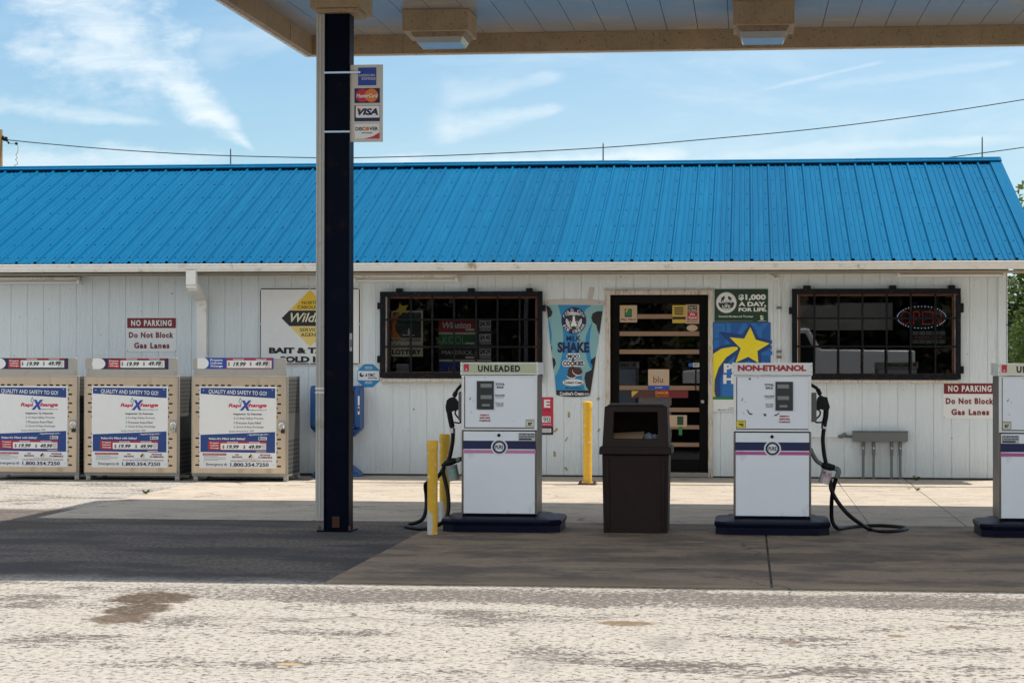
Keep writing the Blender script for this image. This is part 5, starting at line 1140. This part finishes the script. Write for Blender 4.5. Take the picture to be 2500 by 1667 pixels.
    m.box(U(1112), U(1190), F - .004, F - .0005, V(892), V(768), STEEL); m.tube([(cx2, F - .0045, cz2), (cx2, F - .012, cz2), (cx2, F - .016, cz2)], [.038, .038, .030], CHROME, 20); m.tube([(cx2, F - .0165, cz2), (cx2, F - .0175, cz2)], .026, GALV, 18)
    lt = m.build('latch', door_)
    # header board
    m = MB(o); m.box(U(140), U(1205), F - .012, F + .012, V(275), V(202), HEADM)
    m.prism([(U(128), V(203)), (U(1203), V(203)), (U(1203), V(92)), (U(1185), V(72)), (U(146), V(72)), (U(128), V(90))], lambda a, b: Vector((a, F - .004, b)), lambda a, b: Vector((a, F + .012, b)), HEADM)
    for a in (163, 1174):
        for b in (217, 258): m.tube([(U(a), F - .0125, V(b)), (U(a), F - .020, V(b))], .011, STEEL, 8)
    hb_ = m.build('header_board', th_, .002)
    return th_, o, U, V, F, door_, lt, hb_
cage, co, U, V, F, cdoor, clatch, chead = cage_parts()
def head_sign(style, parent):
    G = Gfx(lambda u, v, l=0.0: Vector((U(u), F - .0045 - l, V(v))), co, .0008)
    if style == 'bright':
        G.rect(180, 70, 1055, 195, 'royal', 1); G.ell(246, 133, 66, 62, 'white', 2, 24); G.rect(181, 72, 246, 194, 'white', 2.6)
        for k, s in enumerate(('Propane', 'Cylinder', 'Xchange')): G.text(s, 330, 84 + 34 * k, 473, 114 + 34 * k, 'white', 3, bold=.03)
        r0 = 515
    else:
        G.rect(215, 78, 1095, 202, 'navy', 1); G.ell(285, 140, 78, 62, 'white', 2, 24); G.rect(216, 79, 285, 201, 'white', 2.6); G.rrect(395, 90, 1060, 190, 5, 'red', 2)
        for k, s in enumerate(('Propane', 'Cylinder', 'Xchange')): G.text(s, 410, 100 + 27 * k, 515, 121 + 27 * k, 'white', 3, bold=.03)
        r0 = 532
    G.rect(r0, 78, r0 + 525, 190, 'red', 2); G.rect(r0 + 7, 101, r0 + 517, 184, 'white', 3); G.rect(r0 + 440, 104, r0 + 505, 180, 'silver', 3.4)
    G.text('EXCHANGE', r0 + 78, 83, r0 + 200, 97, 'white', 4, bold=.03); G.text('PURCHASE', r0 + 340, 83, r0 + 460, 97, 'white', 4, bold=.03)
    G.text('$', r0 + 18, 118, r0 + 40, 164, 'black', 4, bold=.02); G.text('19.99', r0 + 78, 118, r0 + 224, 166, 'black', 4, bold=.04, shear=.25); G.text('$', r0 + 268, 116, r0 + 290, 162, 'black', 4, bold=.02); G.text('49.99', r0 + 330, 114, r0 + 478, 162, 'black', 4, bold=.04, shear=.25)
    return G.build('price_sign', parent)
def padlock(col, parent, open_=False):
    m = MB(co); cx2, cz2 = U(1165), V(862); m.box(cx2 - .018, cx2 + .022, F - .045, F - .022, cz2 - .052, cz2 - .012, col)
    m.tube(spline([(cx2 - .010, F - .034, cz2 - .012), (cx2 - .010, F - .034, cz2 + .014), (cx2 + .002, F - .034, cz2 + .024), (cx2 + .014, F - .034, cz2 + .014), (cx2 + .014, F - .034, cz2 - .012)], 4), .0045, CHROME, 8); return m.build('padlock', parent, .004)
cage['label'] = 'propane cage with the bright blue header, next to the blue column'
cage2 = copy_tree(cage); cage2.location.x += at(318.5, 1170, YG).x - at(582.5, 1170, YG).x; cage2['label'] = 'middle propane cage of the three, with the steel padlock'
cage1 = copy_tree(cage); cage1.location.x += at(74.5, 1170, YG).x - at(582.5, 1170, YG).x; cage1['label'] = 'propane cage cut off by the left edge of the photo'
def child(o, *names):
    for n in names: o = [c for c in kids(o) if c.name.split('.')[0] == n][0]
    return o
def _dup(o, parent): c = o.copy(); C.objects.link(c); c.parent = parent; return c
head_sign('bright', chead); s2_ = head_sign('dark', child(cage2, 'header_board')); _dup(s2_, child(cage1, 'header_board'))
PB = mat('black_padlock', (.01, .01, .01), .4)
pk = padlock(PB, cdoor); padlock(STEEL, child(cage2, 'door')); _dup(pk, child(cage1, 'door'))

# ================================================================== pay phone
YT = YW - .30; f0 = facade_map(*c7, YT, 270, 700); po = Vector((f0(270, 0).x, YT + .14, 0)); ph = thing('pay_phone', 'blue pay phone shell on a pedestal behind the blue column', 'pay phone', po)
m = MB(po); xa, xb = f0(60, 0).x, f0(475, 0).x; z1, z0 = f0(0, 278).z, f0(0, 640).z; w3 = .07
side = lambda x: [(x, YT - .02, z0 + .03), (x, YT - .02, z1 - .05), (x, YT + .02, z1), (x, YT + .26, z1), (x, YT + .26, z0), (x, YT + .02, z0)]
for a, b in ((xa, xa + w3), (xb - w3 * 1.0, xb)):
    m.prism([(p[1], p[2]) for p in side(a)], lambda y, z, a=a: Vector((a, y, z)), lambda y, z, b=b: Vector((b, y, z)), BLUEPL)
m.box(xa + w3 + .0005, xb - w3 - .0005, YT - .005, YT + .26, z1 - .055, z1 - .003, BLUEPL); m.box(xa + w3 + .0005, xb - w3 - .0005, YT + .02, YT + .26, z0 + .002, z0 + .05, BLUEPL)
m.frustum((xa + .1, xb - .1, YT + .05, YT + .24), z0 - .09, (xa + .01, xb - .01, YT + .01, YT + .25), z0 - .0005, BLUEPL); m.build('shell', ph, .012)
m = MB(po); m.box(xa + w3 + .02, xb - w3 - .02, YT + .12, YT + .25, z0 + .06, z1 - .06, mat('phone_body', (.03, .03, .035), .35)); m.box(xa + w3 + .04, xa + w3 + .09, YT + .08, YT + .119, z0 + .1, z1 - .12, BLACK); m.build('telephone', ph, .006)
m = MB(po); m.box(xb - .024, xb - .004, YT - .0225, YT - .0205, f0(0, 440).z, f0(0, 362).z, I('white')); m.box(xb - .024, xb - .004, YT - .0225, YT - .0205, f0(0, 515).z, f0(0, 452).z, I('white')); m.box(xb - .022, xb - .006, YT - .0235, YT - .0226, f0(0, 490).z, f0(0, 462).z, I('navy')); m.build('sticker', ph, smooth=False)
m = MB(po); m.tube([(po.x, YT + .15, .08), (po.x, YT + .15, z0 - .05)], .05, BLUEPL, 16); m.build('pedestal', ph)
m = MB(po); zb_ = f0(0, 955).z; m.frustum((xa + .01, xb + .004, YT - .06, YT + .28), .012, (xa + .04, xb - .02, YT - .03, YT + .27), .05, BLUEPL); m.frustum((xa + .04, xb - .02, YT - .03, YT + .27), .0505, (xa + .2, xb - .2, YT + .09, YT + .21), .20, BLUEPL); m.build('foot', ph, .01)

# ================================================================== behind: pole, cables, trees
YU = 60.0
pb_ = at(-7, 880, YU); tpz = at(0, 317, YU).z; t = thing('utility_pole', 'wooden utility pole at the left edge beyond the roof', 'utility pole', Vector((pb_.x, YU, 0)))
m = MB(t.location); m.tube([(pb_.x, YU, 0), (pb_.x, YU, tpz)], [.17, .135], mat('pole_wood', (.28, .17, .08), .85, var=.3, vscale=6, stretch=(4, 4, .4)), 14); m.build('pole', t)
PU = lambda px, py: at(px, py, YU)
m = MB(t.location)
for px, py, r_ in ((7, 336, .055), (11, 340, .06), (15, 338, .05), (17, 343, .045), (21, 349, .035), (4, 339, .05)): c = PU(px, py); m.lathe(c, [(r_ * .4, -r_), (r_, -r_ * .3), (r_, r_ * .3), (r_ * .4, r_)], BLACK, 8)
m.build('insulator', t)
m = MB(t.location); m.tube(spline([PU(24, 351), PU(33, 351), PU(40, 350), PU(44, 360), PU(43, 372), PU(39, 378), PU(42, 386), PU(38, 390), PU(43, 396), PU(41, 402), PU(36, 404), PU(34, 416), PU(20, 460), PU(-5, 500)], 4), .011, mat('grey_wire', (.35, .36, .38), .6), 6); m.lathe(PU(40, 351), [(.02, -.04), (.045, -.02), (.045, .02), (.02, .04)], BLACK, 8); m.build('service_wire', t)
WIRE = mat('black_cable', (.012, .012, .014), .6)
def cable(pts, r_, label):
    P_ = [PU(*p) for p in pts]; m = MB(P_[0]); m.tube(spline(P_, 6), r_, WIRE, 6); tag(m.build('overhead_cable'), label, 'cable', 'overhead cables beyond the roof')
cable([(8, 341), (120, 352), (300, 367), (500, 378.5), (740, 385), (860, 385.5), (1125, 378.5), (1475, 360.5), (1750, 338), (2000, 314), (2250, 282), (2500, 243.5), (2750, 200)], .014, 'long sagging cable crossing the whole sky above the roof')
cable([(2000, 428), (2140, 409), (2270, 391), (2390, 375), (2500, 360), (2700, 330)], .014, 'short lower cable at the right, dropping behind the roof ridge')

def foliage(mb, c, rad, n, size, m, rnd, lobes):
    vs, fs = [], []
    for i in range(n):
        lc, lr = rnd.choice(lobes)
        while True:
            d = Vector((rnd.uniform(-1, 1), rnd.uniform(-1, 1), rnd.uniform(-1, 1)))
            if .15 < d.length < 1: break
        d = d.normalized() * (d.length ** .45)
        p = Vector(c) + Vector((lc[0] * rad[0], lc[1] * rad[1], lc[2] * rad[2])) + Vector((d.x * rad[0], d.y * rad[1], d.z * rad[2])) * lr
        a = Vector((rnd.gauss(0, 1), rnd.gauss(0, 1), rnd.gauss(0, .6))).normalized(); b = a.cross(Vector((rnd.gauss(0, 1), rnd.gauss(0, 1), rnd.gauss(0, 1)))).normalized()
        s_ = size * rnd.uniform(.6, 1.4); k = len(vs)
        vs += [p - a * s_, p - b * s_ * .45 + a * s_ * .1, p + a * s_, p + b * s_ * .45 + a * s_ * .1]; fs.append((k, k + 1, k + 2, k + 3))
    mb.add(vs, fs, m)
def tree(px, Y, h, rad, zc_, n, size, m_, label, seed, low=False):
    rnd = random.Random(seed); b = at(px, 880, Y); o = Vector((b.x, Y, 0)); t = thing('leafy_tree', label, 'tree', o, 'trees beyond the right end of the shop')
    tr = MB(o); tr.tube(spline([o, o + Vector((.06, .05, h * .3)), o + Vector((-.05, 0, h * .6)), o + Vector((0, .05, h * .85))], 4), [.2 - .17 * k / 12 for k in range(13)], BARK, 9)
    lobes = [((0, 0, 0), .7)] + [((rnd.uniform(-.75, .75), rnd.uniform(-.75, .75), rnd.uniform(-.75, .8)), rnd.uniform(.22, .45)) for _ in range(26)]
    for lc, lr in lobes[1:9]:
        e = o + Vector((lc[0] * rad[0], lc[1] * rad[1], zc_ + lc[2] * rad[2])); s_ = o + Vector((0, 0, h * rnd.uniform(.25, .55))); tr.tube(spline([s_, s_.lerp(e, .5) + Vector((0, 0, .15)), e], 4), [.07 - .055 * k / 8 for k in range(9)], BARK, 6)
    tr.build('trunk', t)
    cr = MB(o); foliage(cr, o + Vector((0, 0, zc_)), rad, n, size, m_, rnd, lobes); cr.build('crown', t, smooth=False)
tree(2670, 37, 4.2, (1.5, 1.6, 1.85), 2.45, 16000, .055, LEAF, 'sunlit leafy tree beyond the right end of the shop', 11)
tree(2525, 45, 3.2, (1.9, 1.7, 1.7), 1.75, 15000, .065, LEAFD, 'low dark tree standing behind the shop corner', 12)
rnd = random.Random(21); wd = MB((0, -34, 0))
for i in range(20):
    c = Vector((-46 + i * 4.8 + rnd.uniform(-1, 1), -34 + rnd.uniform(-3, 3), rnd.uniform(3.2, 4.2))); lobes = [((rnd.uniform(-.7, .7), rnd.uniform(-.7, .7), rnd.uniform(-.7, .7)), rnd.uniform(.3, .5)) for _ in range(9)] + [((0, 0, 0), .8)]
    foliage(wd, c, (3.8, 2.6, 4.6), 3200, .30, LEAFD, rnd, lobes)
LEAFW = leaf_mat('darkened_wood_leaves', (.004, .008, .003), (.010, .016, .005))  # leaf colour darkened so the panes mirror near black
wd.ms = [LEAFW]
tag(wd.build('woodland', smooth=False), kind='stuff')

hb = MB(); rnd = random.Random(8); n = 40; vs = []  # unseen bank, added tall so no sky gaps mirror in the panes
for i in range(n + 1):
    x = -90 + 180 * i / n; h = 8.5 + rnd.uniform(-.8, .8)
    vs += [(x, -40, -.1), (x, -47, h * .55), (x, -58, h)]
hb.add(vs, [(i * 3 + k, i * 3 + k + 1, i * 3 + k + 4, i * 3 + k + 3) for i in range(n) for k in range(2)], mat('rough_bank', (.030, .026, .010), .9, var=.6, vscale=.6, dirt=(.06, .035, .014), dirt_amt=.4, dscale=.25))
structure('sky_block_bank', hb)
pm = MB(); rnd = random.Random(31); PEB = mat('loose_stone', (.26, .22, .18), .9, var=.5, vscale=9)
for i in range(900):
    if i < 650: c = Vector((rnd.uniform(-5.5, 3.5), rnd.uniform(8.3, 12.6), 0))
    elif i < 800: c = Vector((rnd.uniform(-9.5, XS), rnd.uniform(17, 23.6), 0))
    else: c = Vector((rnd.uniform(XS, 4), rnd.choice((YMID, YPAD0 - .05, YWALK)) + rnd.gauss(0, .05), .006))
    r_ = rnd.choice((.002, .0025, .003, .004, .006)) * rnd.uniform(.8, 1.3); k = [Vector((rnd.uniform(.7, 1.3) * r_ * math.cos(a), rnd.uniform(.7, 1.3) * r_ * math.sin(a), 0)) for a in (0, 1.25, 2.5, 3.8, 5.0)]
    t_ = Vector((0, 0, r_ * rnd.uniform(.6, 1.1))); pm.add([c + q for q in k] + [c + q * .55 + t_ for q in k], [(0, 1, 6, 5), (1, 2, 7, 6), (2, 3, 8, 7), (3, 4, 9, 8), (4, 0, 5, 9), (5, 6, 7, 8, 9)], PEB)
tag(pm.build('gravel', smooth=False), kind='stuff')
# weeds in the pavement joints
def weed(px, py, r_, n, label, seed):
    rnd = random.Random(seed); b = gnd(px, py, .01); m = MB(b)
    for k in range(n):
        a = rnd.uniform(0, 6.28); d = Vector((math.cos(a), math.sin(a), 0)); s_ = d.cross(Vector((0, 0, 1))); l = r_ * rnd.uniform(.6, 1.2); up = rnd.uniform(.4, 1.4)
        p1_ = b + d * l * .5 + Vector((0, 0, l * up * .6)); p2_ = b + d * l + Vector((0, 0, l * up * .7))
        m.add([b - s_ * .003, b + s_ * .003, p1_ + s_ * .009, p2_, p1_ - s_ * .009], [(0, 1, 2, 3, 4)], LEAF)
    tag(m.build('weed', smooth=False), label, 'weed', 'small weeds in the paving')
weed(357, 1205, .045, 22, 'tuft of weed at the concrete edge in front of the cages', 1)
weed(2236, 1172, .05, 16, 'sprig of weed in the wall joint right of the trough pipes', 2)
weed(2240, 1197, .035, 12, 'small weed in the walkway crack in the sun', 3)

# white pickup parked behind the viewpoint (seen mirrored in the right window)
tx0, ty = -1.55, -3.2; t = thing('pickup_truck', 'white pickup truck mirrored in the right barred window', 'pickup truck', Vector((tx0 + 2.8, ty, 0)))
TW = mat('truck_white', (.74, .74, .73), .25, var=.03); to = t.location.copy(); Yn, Yf = ty + .95, ty - .95
m = MB(to); s_ = [(0, .55), (0, 1.02), (1.25, 1.10), (1.95, 1.93), (3.05, 1.97), (3.35, 1.50), (5.6, 1.48), (5.6, .55), (5.05, .5), (4.95, .8), (4.6, .95), (4.25, .8), (4.15, .5), (1.45, .5), (1.35, .8), (1.0, .95), (.65, .8), (.55, .5)]
m.prism([(tx0 + a, b * 1.1) for a, b in s_[::-1]], lambda a, b: Vector((a, Yn, b)), lambda a, b: Vector((a, Yf, b)), TW); bd = m.build('body', t, .04)
DG = mat('truck_glass', (.015, .017, .02), .08)
for q in ([(1.5, 1.15), (2.02, 1.82), (2.45, 1.84), (2.45, 1.15)], [(2.53, 1.15), (2.53, 1.84), (2.98, 1.86), (3.18, 1.5), (3.18, 1.15)]):
    m = MB(to); m.prism([(tx0 + a, b * 1.1) for a, b in q[::-1]], lambda a, b: Vector((a, Yn + .004, b)), lambda a, b: Vector((a, Yn - .02, b)), DG); m.build('window', t, smooth=False)
for a in (1.0, 4.6):
    m = MB(to); c = Vector((tx0 + a, Yn - .12, .38)); m.tube([c + Vector((0, .12, 0)), c + Vector((0, .11, 0)), c + Vector((0, -.1, 0))], [.34, .38, .38], BLACK, 24); wh = m.build('wheel', t); m = MB(to); m.tube([c + Vector((0, .122, 0)), c + Vector((0, .135, 0))], [.22, .16], CHROME, 18); m.build('rim', wh)
print('objects', len(bpy.data.objects))
